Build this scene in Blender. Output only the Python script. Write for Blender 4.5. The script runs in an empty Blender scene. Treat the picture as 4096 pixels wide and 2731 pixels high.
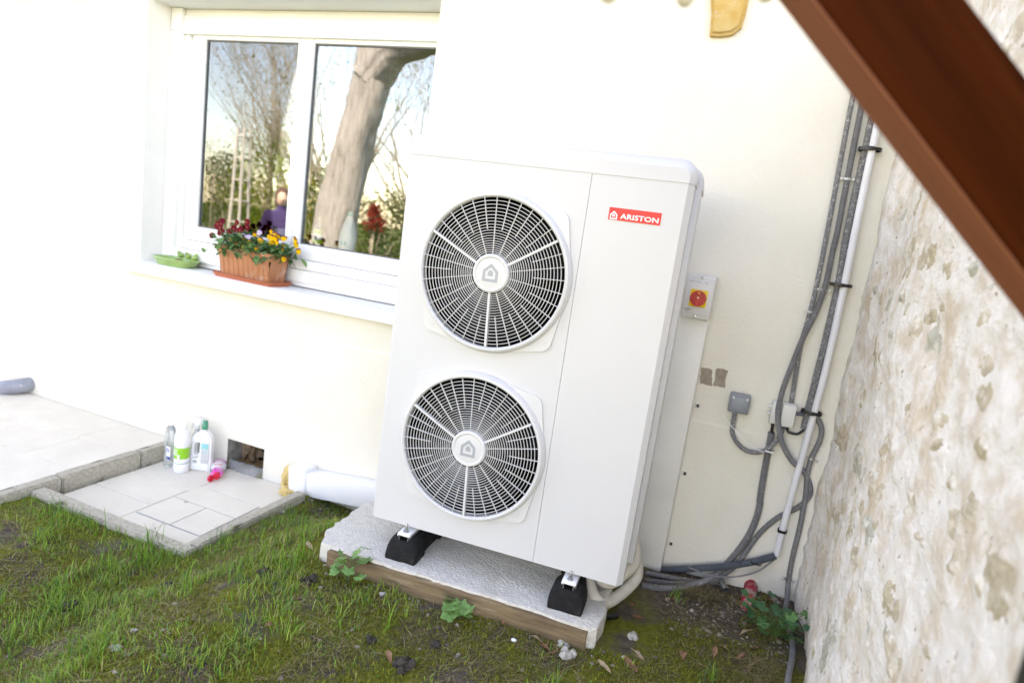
import bpy, bmesh, math, random
import numpy as np
from mathutils import Vector, Matrix, noise as mnoise

random.seed(7)
rng = np.random.default_rng(7)
PI = math.pi
S = bpy.context.scene
COL = S.collection

# ------------------------------------------------------------------ camera, sky, sun, exposure
cam_data = bpy.data.cameras.new("camera")
cam = bpy.data.objects.new("camera", cam_data)
COL.objects.link(cam)
_yaw, _pitch, _roll = -0.3415, 0.1718, 0.1381
_f = Vector((math.sin(_yaw) * math.cos(_pitch), math.cos(_yaw) * math.cos(_pitch), -math.sin(_pitch)))
_r = Vector((math.cos(_yaw), -math.sin(_yaw), 0))
_d = _f.cross(_r)
_cr, _sr = math.cos(_roll), math.sin(_roll)
_r2 = _r * _cr - _d * _sr
_d2 = _r * _sr + _d * _cr
M = Matrix.Identity(4)
for _i in range(3):
    M[_i][0] = _r2[_i]
    M[_i][1] = -_d2[_i]
    M[_i][2] = -_f[_i]
M.translation = Vector((0, 0, 1.45))
cam.matrix_world = M
cam_data.sensor_width = 36.0
cam_data.lens = 21.84
cam_data.clip_start = 0.02
cam_data.clip_end = 400
cam_data.dof.use_dof = True
cam_data.dof.focus_distance = 2.25
cam_data.dof.aperture_fstop = 1.9
S.camera = cam

SUN_EL, SUN_AZ = math.radians(47), math.radians(8)      # azimuth from +Y (behind the house) towards +X
world = bpy.data.worlds.new("World")
S.world = world
world.use_nodes = True
_nt = world.node_tree
_bg = _nt.nodes["Background"]
_sky = _nt.nodes.new("ShaderNodeTexSky")
_sky.sky_type = 'NISHITA'
_sky.sun_disc = False
_sky.sun_elevation = SUN_EL
_sky.sun_rotation = SUN_AZ
_sky.air_density = 1.0
_sky.dust_density = 0.4
_sky.ozone_density = 3.0
_nt.links.new(_sky.outputs[0], _bg.inputs[0])
_bg.inputs[1].default_value = 0.15
sun_data = bpy.data.lights.new("sun", 'SUN')
sun_data.energy = 2.6
sun_data.angle = math.radians(0.5)
sun_data.color = (1.0, 0.99, 0.97)
sun = bpy.data.objects.new("sun", sun_data)
COL.objects.link(sun)
_sd = Vector((math.sin(SUN_AZ) * math.cos(SUN_EL), math.cos(SUN_AZ) * math.cos(SUN_EL), math.sin(SUN_EL)))
sun.rotation_euler = (-_sd).to_track_quat('-Z', 'Y').to_euler()
S.view_settings.view_transform = 'Standard'
S.view_settings.look = 'None'
S.view_settings.gamma = 1.0
S.view_settings.use_curve_mapping = False
S.view_settings.exposure = 3.0
S.view_settings.use_white_balance = True
S.view_settings.white_balance_temperature = 10400
S.view_settings.white_balance_tint = 26
S.render.engine = 'CYCLES'
S.cycles.use_denoising = True
S.cycles.max_bounces = 8
S.cycles.diffuse_bounces = 5
S.cycles.transparent_max_bounces = 12

# ------------------------------------------------------------------ materials
def mat(name, c1, c2=None, scale=8.0, rough=0.6, bump=0.0, bscale=60.0, spec=0.5, metal=0.0, c3=None, s3=2.0,
        detail=6.0, lo=0.35, hi=0.65, lo3=0.55, hi3=0.7, coat=0.0, c4=None, s4=60.0, lo4=0.70, hi4=0.74, stretch=None, trans=0.0, sss=0.0):
    m = bpy.data.materials.new(name)
    m.use_nodes = True
    nt = m.node_tree
    N, L = nt.nodes, nt.links
    b = N["Principled BSDF"]
    b.inputs["Roughness"].default_value = rough
    b.inputs["Metallic"].default_value = metal
    b.inputs["Specular IOR Level"].default_value = spec
    b.inputs["Coat Weight"].default_value = coat
    b.inputs["Transmission Weight"].default_value = trans
    tc = N.new("ShaderNodeTexCoord")
    mp = N.new("ShaderNodeMapping")
    L.new(tc.outputs["Object"], mp.inputs["Vector"])
    if stretch:
        mp.inputs["Scale"].default_value = stretch
    def nz(sc, det=detail):
        t = N.new("ShaderNodeTexNoise")
        t.inputs["Scale"].default_value = sc
        t.inputs["Detail"].default_value = det
        t.inputs["Roughness"].default_value = 0.6
        L.new(mp.outputs[0], t.inputs["Vector"])
        return t
    def ramp(src, a, bb):
        r = N.new("ShaderNodeMapRange")
        r.inputs["From Min"].default_value = a
        r.inputs["From Max"].default_value = bb
        L.new(src, r.inputs["Value"])
        return r.outputs[0]
    def mix(fac, a, bcol):
        x = N.new("ShaderNodeMix")
        x.data_type = 'RGBA'
        L.new(fac, x.inputs[0])
        if isinstance(a, tuple):
            x.inputs[6].default_value = (*a, 1)
        else:
            L.new(a, x.inputs[6])
        if isinstance(bcol, tuple):
            x.inputs[7].default_value = (*bcol, 1)
        else:
            L.new(bcol, x.inputs[7])
        return x.outputs[2]
    b.inputs["Base Color"].default_value = (*c1, 1)
    out = None
    if c2 is not None:
        out = mix(ramp(nz(scale).outputs["Fac"], lo, hi), c1, c2)
    if c3 is not None:
        out = mix(ramp(nz(s3).outputs["Fac"], lo3, hi3), out if out is not None else c1, c3)
    if c4 is not None:
        out = mix(ramp(nz(s4, 3.0).outputs["Fac"], lo4, hi4), out if out is not None else c1, c4)
    if out is not None:
        L.new(out, b.inputs["Base Color"])
    if bump:
        t = nz(bscale, 12.0)
        bp = N.new("ShaderNodeBump")
        bp.inputs["Strength"].default_value = bump
        bp.inputs["Distance"].default_value = 0.01
        L.new(t.outputs["Fac"], bp.inputs["Height"])
        L.new(bp.outputs[0], b.inputs["Normal"])
    return m

def attr_mat(name, rough=0.6, spec=0.3, translucent=0.0):
    m = bpy.data.materials.new(name)
    m.use_nodes = True
    nt = m.node_tree
    b = nt.nodes["Principled BSDF"]
    a = nt.nodes.new("ShaderNodeVertexColor")
    a.layer_name = "Col"
    nt.links.new(a.outputs[0], b.inputs["Base Color"])
    b.inputs["Roughness"].default_value = rough
    b.inputs["Specular IOR Level"].default_value = spec
    if translucent:
        t = nt.nodes.new("ShaderNodeBsdfTranslucent")
        nt.links.new(a.outputs[0], t.inputs[0])
        mx = nt.nodes.new("ShaderNodeMixShader")
        mx.inputs[0].default_value = translucent
        nt.links.new(b.outputs[0], mx.inputs[1])
        nt.links.new(t.outputs[0], mx.inputs[2])
        nt.links.new(mx.outputs[0], nt.nodes["Material Output"].inputs[0])
    return m

def glass_mat(name, refl=0.12, tint=(0.93, 0.96, 0.96)):
    m = bpy.data.materials.new(name)
    m.use_nodes = True
    nt = m.node_tree
    N, L = nt.nodes, nt.links
    N.remove(N["Principled BSDF"])
    tr = N.new("ShaderNodeBsdfTransparent")
    tr.inputs[0].default_value = (*tint, 1)
    gl = N.new("ShaderNodeBsdfGlossy")
    gl.inputs["Roughness"].default_value = 0.0
    gl.inputs["Color"].default_value = (0.84, 0.95, 1.0, 1)
    tc = N.new("ShaderNodeTexCoord")
    t = N.new("ShaderNodeTexNoise")
    t.inputs["Scale"].default_value = 2.2
    t.inputs["Detail"].default_value = 1.0
    L.new(tc.outputs["Object"], t.inputs["Vector"])
    bp = N.new("ShaderNodeBump")
    bp.inputs["Strength"].default_value = 0.02
    bp.inputs["Distance"].default_value = 0.02
    L.new(t.outputs["Fac"], bp.inputs["Height"])
    L.new(bp.outputs[0], gl.inputs["Normal"])
    fr = N.new("ShaderNodeFresnel")
    fr.inputs["IOR"].default_value = 1.5
    ad = N.new("ShaderNodeMath")
    ad.operation = 'ADD'
    ad.use_clamp = True
    ad.inputs[1].default_value = refl
    L.new(fr.outputs[0], ad.inputs[0])
    mx = N.new("ShaderNodeMixShader")
    L.new(ad.outputs[0], mx.inputs[0])
    L.new(tr.outputs[0], mx.inputs[1])
    L.new(gl.outputs[0], mx.inputs[2])
    L.new(mx.outputs[0], N["Material Output"].inputs[0])
    return m

MT = {}
MT['plaster'] = mat('cream_plaster', (0.72, 0.69, 0.605), (0.76, 0.73, 0.655), 3.0, 0.85, 0.35, 55.0, 0.2, c3=(0.68, 0.64, 0.56), s3=1.3, lo3=0.56, hi3=0.8, c4=(0.42, 0.37, 0.30), s4=70.0, lo4=0.755, hi4=0.79)
MT['reveal'] = mat('white_reveal', (0.80, 0.80, 0.78), (0.84, 0.84, 0.82), 4.0, 0.8, 0.15, 60.0, 0.2)
MT['pvc_white'] = mat('white_pvc', (0.84, 0.85, 0.86), (0.81, 0.82, 0.83), 6.0, 0.35, 0.0, spec=0.4)
MT['unit_white'] = mat('unit_paint', (0.61, 0.61, 0.62), (0.595, 0.595, 0.605), 3.0, 0.42, 0.02, 500.0, 0.4)
MT['grille'] = mat('grille_plastic', (0.635, 0.635, 0.64), (0.62, 0.62, 0.625), 5.0, 0.4, 0, spec=0.4)
MT['dark'] = mat('dark_interior', (0.003, 0.003, 0.0035), (0.005, 0.005, 0.005), 8.0, 0.9, spec=0.05)
MT['blade'] = mat('fan_blade_black', (0.005, 0.005, 0.006), (0.008, 0.008, 0.008), 6.0, 0.6, spec=0.1)
MT['emblem_grey'] = mat('emblem_grey', (0.33, 0.35, 0.38), (0.35, 0.37, 0.40), 9.0, 0.4)
MT['logo_red'] = mat('badge_red', (0.85, 0.012, 0.012), (0.82, 0.012, 0.012), 20.0, 0.4)
MT['logo_white'] = mat('badge_white', (0.85, 0.85, 0.85), (0.83, 0.83, 0.83), 20.0, 0.4)
MT['concrete_white'] = mat('pale_concrete', (0.76, 0.73, 0.66), (0.64, 0.605, 0.54), 60.0, 0.95, 1.0, 90.0, 0.1, c3=(0.60, 0.56, 0.49), s3=6.0, lo3=0.56, hi3=0.75, c4=(0.36, 0.33, 0.28), s4=120.0, lo4=0.70, hi4=0.76)
MT['board'] = mat('form_board_wood', (0.27, 0.19, 0.11), (0.16, 0.11, 0.07), 9.0, 0.85, 0.5, 60.0, 0.1, c3=(0.40, 0.31, 0.21), s3=6.0, stretch=(0.6, 3, 6))
MT['rubber'] = mat('black_rubber', (0.008, 0.008, 0.009), (0.016, 0.016, 0.016), 30.0, 0.75, 0.5, 160.0, 0.2, c3=(0.07, 0.066, 0.060), s3=24.0, lo3=0.60, hi3=0.80)
MT['steel'] = mat('zinc_steel', (0.55, 0.56, 0.57), (0.42, 0.43, 0.44), 40.0, 0.35, 0, metal=0.9)
MT['conduit'] = mat('grey_conduit', (0.17, 0.17, 0.175), (0.21, 0.21, 0.215), 30.0, 0.5, 0, spec=0.4, c3=(0.42, 0.415, 0.40), s3=110.0, lo3=0.55, hi3=0.59)
MT['conduit_clean'] = mat('grey_conduit_clean', (0.155, 0.155, 0.16), (0.19, 0.19, 0.195), 25.0, 0.5, 0, spec=0.4, c3=(0.40, 0.39, 0.36), s3=90.0, lo3=0.62, hi3=0.65)
MT['conduit_blue'] = mat('blue_grey_conduit', (0.085, 0.105, 0.13), (0.11, 0.13, 0.155), 25.0, 0.5, 0, spec=0.4)
MT['pipe_white'] = mat('white_conduit_pipe', (0.70, 0.71, 0.74), (0.64, 0.65, 0.68), 9.0, 0.35, 0, spec=0.4)
MT['black_plastic'] = mat('black_plastic', (0.005, 0.005, 0.006), (0.009, 0.009, 0.009), 12.0, 0.35)
MT['box_white'] = mat('box_white', (0.66, 0.66, 0.63), (0.60, 0.60, 0.57), 6.0, 0.45)
MT['box_grey'] = mat('box_grey', (0.19, 0.215, 0.245), (0.22, 0.245, 0.275), 14.0, 0.45, 0, c3=(0.42, 0.43, 0.43), s3=60.0, lo3=0.68, hi3=0.72)
MT['switch_grey'] = mat('switch_grey', (0.64, 0.64, 0.64), (0.62, 0.62, 0.62), 6.0, 0.4)
MT['yellow'] = mat('switch_yellow', (0.85, 0.58, 0.01), (0.82, 0.55, 0.01), 9.0, 0.4)
MT['red'] = mat('switch_red', (0.62, 0.012, 0.02), (0.56, 0.012, 0.018), 9.0, 0.35)
MT['ink'] = mat('printed_ink', (0.13, 0.13, 0.14), (0.15, 0.15, 0.16), 9.0, 0.6)
MT['trunking'] = mat('pale_trunking', (0.78, 0.775, 0.74), (0.72, 0.71, 0.67), 4.0, 0.5, 0, c3=(0.40, 0.37, 0.31), s3=70.0, lo3=0.68, hi3=0.78)
MT['insul'] = mat('cream_insulation', (0.60, 0.57, 0.50), (0.52, 0.48, 0.40), 12.0, 0.7, 0.2, 90.0, c3=(0.30, 0.24, 0.16), s3=7.0, lo3=0.66, hi3=0.82)
MT['tile'] = mat('pale_stone_tile', (0.77, 0.715, 0.61), (0.71, 0.655, 0.555), 5.0, 0.7, 0.25, 80.0, 0.2, c3=(0.58, 0.53, 0.46), s3=22.0, lo3=0.66, hi3=0.78)
MT['joint'] = mat('tile_joint', (0.70, 0.66, 0.595), (0.63, 0.59, 0.53), 14.0, 0.9, 0.4, 120.0, 0.1)
MT['kerb'] = mat('old_kerb_concrete', (0.60, 0.555, 0.46), (0.42, 0.375, 0.30), 60.0, 0.95, 1.0, 140.0, 0.1, c3=(0.085, 0.09, 0.03), s3=7.0, lo3=0.60, hi3=0.72)
MT['vent_stone'] = mat('vent_concrete', (0.36, 0.355, 0.335), (0.22, 0.21, 0.19), 18.0, 0.95, 0.7, 70.0, 0.1, c3=(0.16, 0.15, 0.07), s3=8.0)
MT['rubble'] = mat('rubble_brown', (0.30, 0.21, 0.15), (0.10, 0.06, 0.035), 14.0, 0.95, 0.8, 60.0, 0.1, c3=(0.36, 0.31, 0.28), s3=7.0)
MT['foam'] = mat('expanding_foam', (0.70, 0.52, 0.23), (0.60, 0.42, 0.16), 20.0, 0.8, 0.4, 60.0)
MT['terracotta'] = mat('terracotta', (0.55, 0.245, 0.14), (0.47, 0.19, 0.10), 7.0, 0.85, 0.3, 120.0, 0.15, c3=(0.60, 0.42, 0.34), s3=11.0, lo3=0.56, hi3=0.78)
MT['saucer'] = mat('saucer_plastic', (0.52, 0.15, 0.075), (0.48, 0.135, 0.068), 7.0, 0.55, 0.05, 90.0, 0.3)
MT['potsoil'] = mat('potting_soil', (0.035, 0.025, 0.018), (0.06, 0.045, 0.03), 60.0, 0.95, 1.0, 90.0, 0.1)
MT['glaze'] = mat('green_glaze', (0.20, 0.36, 0.085), (0.27, 0.43, 0.13), 9.0, 0.15, 0, spec=0.6, coat=0.5, c3=(0.16, 0.30, 0.06), s3=5.0)
MT['seed'] = mat('seed_ball', (0.30, 0.20, 0.10), (0.10, 0.06, 0.03), 120.0, 0.9, 1.0, 120.0, 0.1)
MT['bottle_white'] = mat('bottle_white', (0.82, 0.83, 0.84), (0.80, 0.81, 0.82), 6.0, 0.3, 0, spec=0.5)
MT['bottle_clear'] = mat('bottle_clear', (0.80, 0.86, 0.88), None, rough=0.08, trans=0.85)
MT['label_green'] = mat('label_green', (0.20, 0.58, 0.03), (0.24, 0.62, 0.05), 9.0, 0.4)
MT['label_grey'] = mat('label_grey', (0.50, 0.53, 0.54), (0.58, 0.60, 0.61), 40.0, 0.4)
MT['label_teal'] = mat('label_teal', (0.18, 0.55, 0.58), (0.22, 0.60, 0.63), 30.0, 0.4)
MT['cap_green'] = mat('cap_green', (0.008, 0.24, 0.15), (0.01, 0.27, 0.17), 12.0, 0.3)
MT['cap_teal'] = mat('cap_teal', (0.03, 0.45, 0.36), (0.03, 0.48, 0.39), 12.0, 0.35)
MT['pink'] = mat('bottle_pink', (0.85, 0.42, 0.62), (0.88, 0.60, 0.74), 14.0, 0.25, 0, c3=(0.85, 0.05, 0.42), s3=9.0, lo3=0.5, hi3=0.62)
MT['cap_red'] = mat('cap_red', (0.80, 0.015, 0.05), (0.76, 0.015, 0.05), 12.0, 0.3)
MT['blue'] = mat('label_blue', (0.02, 0.06, 0.36), (0.03, 0.08, 0.42), 12.0, 0.4)
MT['limewash'] = mat('flaking_limewash', (0.80, 0.77, 0.73), (0.68, 0.60, 0.51), 9.0, 0.95, 1.0, 55.0, 0.1, c3=(0.62, 0.50, 0.37), s3=5.0, lo3=0.53, hi3=0.68, detail=12.0, lo=0.46, hi=0.62, c4=(0.33, 0.26, 0.19), s4=38.0, lo4=0.66, hi4=0.72)
MT['wallstone'] = mat('exposed_stone', (0.56, 0.49, 0.36), (0.40, 0.33, 0.24), 40.0, 0.95, 1.0, 60.0, 0.1, c3=(0.74, 0.68, 0.60), s3=20.0, lo3=0.50, hi3=0.60)
MT['wallstone2'] = mat('exposed_stone_grey', (0.55, 0.54, 0.46), (0.42, 0.41, 0.34), 30.0, 0.95, 1.0, 60.0, 0.1, c3=(0.74, 0.70, 0.63), s3=18.0, lo3=0.50, hi3=0.60)
MT['wallstone3'] = mat('exposed_stone_pale', (0.66, 0.58, 0.46), (0.48, 0.40, 0.30), 34.0, 0.95, 1.0, 60.0, 0.1, c3=(0.78, 0.74, 0.67), s3=18.0, lo3=0.46, hi3=0.58)
MT['corbel'] = mat('ochre_stone', (0.52, 0.32, 0.10), (0.58, 0.42, 0.20), 13.0, 0.85, 0.7, 70.0, 0.15, c3=(0.50, 0.46, 0.40), s3=22.0, lo3=0.62, hi3=0.68)
MT['mortar'] = mat('bare_mortar', (0.40, 0.34, 0.28), (0.30, 0.25, 0.20), 40.0, 0.95, 0.9, 110.0, 0.1)
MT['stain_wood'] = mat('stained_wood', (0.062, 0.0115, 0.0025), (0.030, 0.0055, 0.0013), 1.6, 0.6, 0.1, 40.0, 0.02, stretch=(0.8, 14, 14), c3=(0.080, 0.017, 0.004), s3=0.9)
MT['lit_edge_wood'] = mat('painted_lit_edge', (0.25, 0.082, 0.040), (0.17, 0.052, 0.024), 1.6, 0.55, 0.1, 40.0, 0.2, stretch=(0.8, 14, 14))  # beam wood lightened, so bounce light is put into the colour
MT['peg'] = mat('beige_peg', (0.62, 0.56, 0.47), (0.56, 0.50, 0.42), 12.0, 0.6)
MT['pipe_grey'] = mat('old_grey_pipe', (0.20, 0.21, 0.26), (0.27, 0.29, 0.33), 8.0, 0.3, 0, spec=0.5, c3=(0.62, 0.62, 0.64), s3=34.0, lo3=0.63, hi3=0.66)
MT['red_pipe'] = mat('red_corrugated', (0.50, 0.02, 0.05), (0.42, 0.02, 0.04), 14.0, 0.6, 0, c3=(0.40, 0.33, 0.28), s3=16.0, lo3=0.50, hi3=0.60)
MT['leaf'] = attr_mat('leaf_tissue', 0.55, 0.35, 0.2)
MT['petal'] = attr_mat('petal_tissue', 0.7, 0.2, 0.15)
MT['grassm'] = attr_mat('grass_blade', 0.55, 0.3, 0.25)
MT['deadleaf'] = mat('dead_leaf', (0.19, 0.085, 0.045), (0.28, 0.15, 0.09), 24.0, 0.8, 0.3, 60.0, 0.2)
MT['deadleaf2'] = mat('pale_dead_leaf', (0.40, 0.31, 0.20), (0.30, 0.21, 0.13), 24.0, 0.8, 0.3, 60.0, 0.2)
MT['clod'] = mat('worm_cast', (0.085, 0.072, 0.062), (0.05, 0.042, 0.035), 30.0, 1.0, 0.8, 90.0, 0.05)
MT['gravel'] = attr_mat('gravel_chips', 0.9, 0.2)
MT['lime_bit'] = mat('lime_crumb', (0.50, 0.47, 0.42), (0.36, 0.33, 0.29), 40.0, 0.95, 0.6, 120.0, 0.1)
MT['glass'] = glass_mat('window_glass')
MT['bottle_glass'] = mat('wine_glass', (0.012, 0.02, 0.015), (0.02, 0.03, 0.02), 8.0, 0.1)
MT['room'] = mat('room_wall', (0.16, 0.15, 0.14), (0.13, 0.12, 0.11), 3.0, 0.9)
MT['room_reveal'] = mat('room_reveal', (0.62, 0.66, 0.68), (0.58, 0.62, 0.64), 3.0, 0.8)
MT['sill_in'] = mat('inner_sill', (0.5, 0.5, 0.5), (0.45, 0.45, 0.45), 4.0, 0.5)
MT['bark'] = mat('tree_bark', (0.46, 0.435, 0.40), (0.29, 0.265, 0.235), 9.0, 0.9, 1.0, 12.0, 0.1, stretch=(2.4, 2.4, 0.35), lo=0.34, hi=0.66)
MT['twig'] = mat('twig_bark', (0.42, 0.37, 0.29), (0.50, 0.44, 0.35), 5.0, 0.9, 0.3, 20.0, 0.1)
MT['skin'] = mat('skin', (0.60, 0.38, 0.28), (0.56, 0.34, 0.25), 8.0, 0.5)
MT['hair'] = mat('brown_hair', (0.07, 0.03, 0.015), (0.11, 0.05, 0.025), 30.0, 0.5, 0.5, 60.0)
MT['sweater'] = mat('purple_sweater', (0.055, 0.035, 0.115), (0.045, 0.025, 0.09), 30.0, 0.9, 0.4, 90.0)
MT['roof'] = mat('roof_tile', (0.28, 0.12, 0.07), (0.22, 0.09, 0.05), 8.0, 0.85, 0.4, 20.0)
MT['white_paint'] = mat('white_paint', (0.8, 0.78, 0.7), (0.76, 0.74, 0.66), 5.0, 0.6)
MT['parasol'] = mat('red_cloth', (0.62, 0.05, 0.04), (0.55, 0.04, 0.035), 6.0, 0.8)
MT['candle'] = mat('candle_wax', (0.82, 0.74, 0.58), (0.8, 0.7, 0.52), 8.0, 0.5)

# ------------------------------------------------------------------ mesh helpers
class MB:
    def __init__(self):
        self.v, self.f, self.mi = [], [], []
    def add(self, vs, fs, mi=0):
        o = len(self.v)
        self.v.extend([tuple(p) for p in vs])
        self.f.extend([tuple(i + o for i in f) for f in fs])
        self.mi.extend([mi] * len(fs))
        return self
    def box(self, a, b, mi=0, bev=0.0, seg=2, mtx=None):
        if bev <= 0:
            x0, y0, z0 = a
            x1, y1, z1 = b
            vs = [(x0, y0, z0), (x1, y0, z0), (x1, y1, z0), (x0, y1, z0), (x0, y0, z1), (x1, y0, z1), (x1, y1, z1), (x0, y1, z1)]
            fs = [(0, 3, 2, 1), (4, 5, 6, 7), (0, 1, 5, 4), (1, 2, 6, 5), (2, 3, 7, 6), (3, 0, 4, 7)]
        else:
            bm = bmesh.new()
            bmesh.ops.create_cube(bm, size=1)
            for v in bm.verts:
                v.co = Vector([a[i] + (v.co[i] + 0.5) * (b[i] - a[i]) for i in range(3)])
            bmesh.ops.bevel(bm, geom=bm.edges[:], offset=bev, segments=seg, affect='EDGES', profile=0.5)
            bm.verts.index_update()
            vs = [v.co.copy() for v in bm.verts]
            fs = [tuple(v.index for v in f.verts) for f in bm.faces]
            bm.free()
        if mtx is not None:
            vs = [mtx @ Vector(p) for p in vs]
        return self.add(vs, fs, mi)
    def tube(self, pts, rad, n=10, mi=0, caps=True, radf=None):
        pts = [Vector(p) for p in pts]
        N = len(pts)
        tang = []
        for i in range(N):
            t = pts[min(i + 1, N - 1)] - pts[max(i - 1, 0)]
            tang.append(t.normalized() if t.length > 1e-9 else Vector((0, 0, 1)))
        ref = Vector((0, 0, 1)) if abs(tang[0].z) < 0.9 else Vector((1, 0, 0))
        a = (ref - tang[0] * ref.dot(tang[0])).normalized()
        vs = []
        for i in range(N):
            a = (a - tang[i] * a.dot(tang[i]))
            a = a.normalized() if a.length > 1e-6 else tang[i].orthogonal().normalized()
            b = tang[i].cross(a)
            r = rad[i] if isinstance(rad, (list, tuple)) else rad
            if radf:
                r = radf(i, r)
            for k in range(n):
                th = 2 * PI * k / n
                vs.append(pts[i] + (a * math.cos(th) + b * math.sin(th)) * r)
        fs = []
        for i in range(N - 1):
            for k in range(n):
                k2 = (k + 1) % n
                fs.append((i * n + k, i * n + k2, (i + 1) * n + k2, (i + 1) * n + k))
        if caps:
            fs.append(tuple(reversed(range(n))))
            fs.append(tuple((N - 1) * n + k for k in range(n)))
        return self.add(vs, fs, mi)
    def lathe(self, prof, n=24, mi=0, mtx=None, sx=1.0, sy=1.0, power=2.0, cap0=True, cap1=True):
        vs = []
        for (r, z) in prof:
            for k in range(n):
                th = 2 * PI * k / n
                c, s = math.cos(th), math.sin(th)
                if power != 2.0:
                    c = math.copysign(abs(c) ** (2 / power), c)
                    s = math.copysign(abs(s) ** (2 / power), s)
                vs.append(Vector((r * c * sx, r * s * sy, z)))
        if mtx is not None:
            vs = [mtx @ v for v in vs]
        fs = []
        for i in range(len(prof) - 1):
            for k in range(n):
                k2 = (k + 1) % n
                fs.append((i * n + k, i * n + k2, (i + 1) * n + k2, (i + 1) * n + k))
        if cap0:
            fs.append(tuple(reversed(range(n))))
        if cap1:
            fs.append(tuple((len(prof) - 1) * n + k for k in range(n)))
        return self.add(vs, fs, mi)
    def prism(self, poly, axis_vec, mi=0):
        n = len(poly)
        a = Vector(axis_vec)
        vs = [Vector(p) for p in poly] + [Vector(p) + a for p in poly]
        fs = [tuple(reversed(range(n))), tuple(range(n, 2 * n))]
        for k in range(n):
            k2 = (k + 1) % n
            fs.append((k, k2, n + k2, n + k))
        return self.add(vs, fs, mi)
    def blob(self, c, r, seed=0, amp=0.25, sub=2, mi=0, freq=1.5, scale=(1, 1, 1), mtx=None):
        bm = bmesh.new()
        bmesh.ops.create_icosphere(bm, subdivisions=sub, radius=1.0)
        for v in bm.verts:
            d = 1 + amp * mnoise.noise(v.co * freq + Vector((seed * 3.1, seed * 1.7, seed * 0.9)))
            v.co = Vector((v.co.x * d * r * scale[0], v.co.y * d * r * scale[1], v.co.z * d * r * scale[2]))
        bm.verts.index_update()
        vs = [v.co.copy() for v in bm.verts]
        if mtx is not None:
            vs = [mtx @ v for v in vs]
        vs = [v + Vector(c) for v in vs]
        fs = [tuple(v.index for v in f.verts) for f in bm.faces]
        bm.free()
        return self.add(vs, fs, mi)
    def mesh(self, name, mats, smooth=None, cols=None):
        me = bpy.data.meshes.new(name)
        me.from_pydata([tuple(p) for p in self.v], [], self.f)
        mats = mats if isinstance(mats, (list, tuple)) else [mats]
        for m in mats:
            me.materials.append(m)
        if len(mats) > 1:
            me.polygons.foreach_set("material_index", self.mi)
        if cols is not None:
            ca = me.color_attributes.new("Col", 'FLOAT_COLOR', 'POINT')
            ca.data.foreach_set("color", np.asarray(cols, dtype=np.float32).ravel())
        bm = bmesh.new()
        bm.from_mesh(me)
        bmesh.ops.recalc_face_normals(bm, faces=bm.faces[:])
        bm.to_mesh(me)
        bm.free()
        if smooth is not None:
            me.polygons.foreach_set("use_smooth", [True] * len(me.polygons))
            me.set_sharp_from_angle(angle=math.radians(smooth))
        me.update()
        return me
    def build(self, name, mats, parent=None, smooth=35, cols=None, loc=None):
        me = self.mesh(name, mats, smooth, cols)
        o = bpy.data.objects.new(name, me)
        COL.objects.link(o)
        if parent is not None:
            o.parent = parent
        if loc is not None:
            o.location = loc
        return o

def inst(me, name, parent=None, mtx=None):
    o = bpy.data.objects.new(name, me)
    COL.objects.link(o)
    if parent is not None:
        o.parent = parent
    if mtx is not None:
        o.matrix_local = mtx
    return o

def tag(o, label=None, cat=None, group=None, kind=None):
    if label: o['label'] = label
    if cat: o['category'] = cat
    if group: o['group'] = group
    if kind: o['kind'] = kind
    return o

def thing(name, label, cat, loc=(0, 0, 0), rz=0.0, group=None):
    o = bpy.data.objects.new(name, None)
    o.empty_display_size = 0.1
    COL.objects.link(o)
    o.location = loc
    o.rotation_euler = (0, 0, rz)
    return tag(o, label, cat, group)

def smooth_path(pts, step=0.004):
    """Catmull-Rom through 3-D points, resampled at an even step."""
    P = [np.array(p, float) for p in pts]
    P = [2 * P[0] - P[1]] + P + [2 * P[-1] - P[-2]]
    out = []
    for i in range(1, len(P) - 2):
        p0, p1, p2, p3 = P[i - 1:i + 3]
        for t in np.linspace(0, 1, 24, endpoint=False):
            out.append(0.5 * ((2 * p1) + (-p0 + p2) * t + (2 * p0 - 5 * p1 + 4 * p2 - p3) * t * t + (-p0 + 3 * p1 - 3 * p2 + p3) * t ** 3))
    out.append(P[-2])
    out = np.array(out)
    seg = np.linalg.norm(np.diff(out, axis=0), axis=1)
    s = np.concatenate([[0], np.cumsum(seg)])
    n = max(2, int(s[-1] / step))
    ss = np.linspace(0, s[-1], n)
    return np.stack([np.interp(ss, s, out[:, k]) for k in range(3)], 1)

def text_obj(name, body, w, h, origin, right, up, m, parent=None, out=0.0006, bold=0.0):
    """Flat lettering fitted into a w x h rectangle whose lower-left corner is `origin`."""
    cu = bpy.data.curves.new(name, 'FONT')
    cu.body = body
    cu.size = 1.0
    cu.offset = bold
    cu.resolution_u = 2
    tmp = bpy.data.objects.new("tmp_text", cu)
    COL.objects.link(tmp)
    bpy.context.view_layer.update()
    me = bpy.data.meshes.new_from_object(tmp.evaluated_get(bpy.context.evaluated_depsgraph_get()))
    bpy.data.objects.remove(tmp)
    bpy.data.curves.remove(cu)
    co = np.array([v.co[:] for v in me.vertices])
    mn, mx = co.min(0), co.max(0)
    right, up = Vector(right), Vector(up)
    nrm = right.cross(up)
    for v in me.vertices:
        a = (v.co.x - mn[0]) / (mx[0] - mn[0]) * w
        b = (v.co.y - mn[1]) / (mx[1] - mn[1]) * h
        v.co = Vector(origin) + right * a + up * b + nrm * out
    me.materials.clear()
    me.materials.append(m)
    me.name = name
    o = bpy.data.objects.new(name, me)
    COL.objects.link(o)
    if parent is not None:
        o.parent = parent
    return o

def smoothstep(a, b, x):
    t = min(1.0, max(0.0, (x - a) / (b - a)))
    return t * t * (3 - 2 * t)

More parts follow.
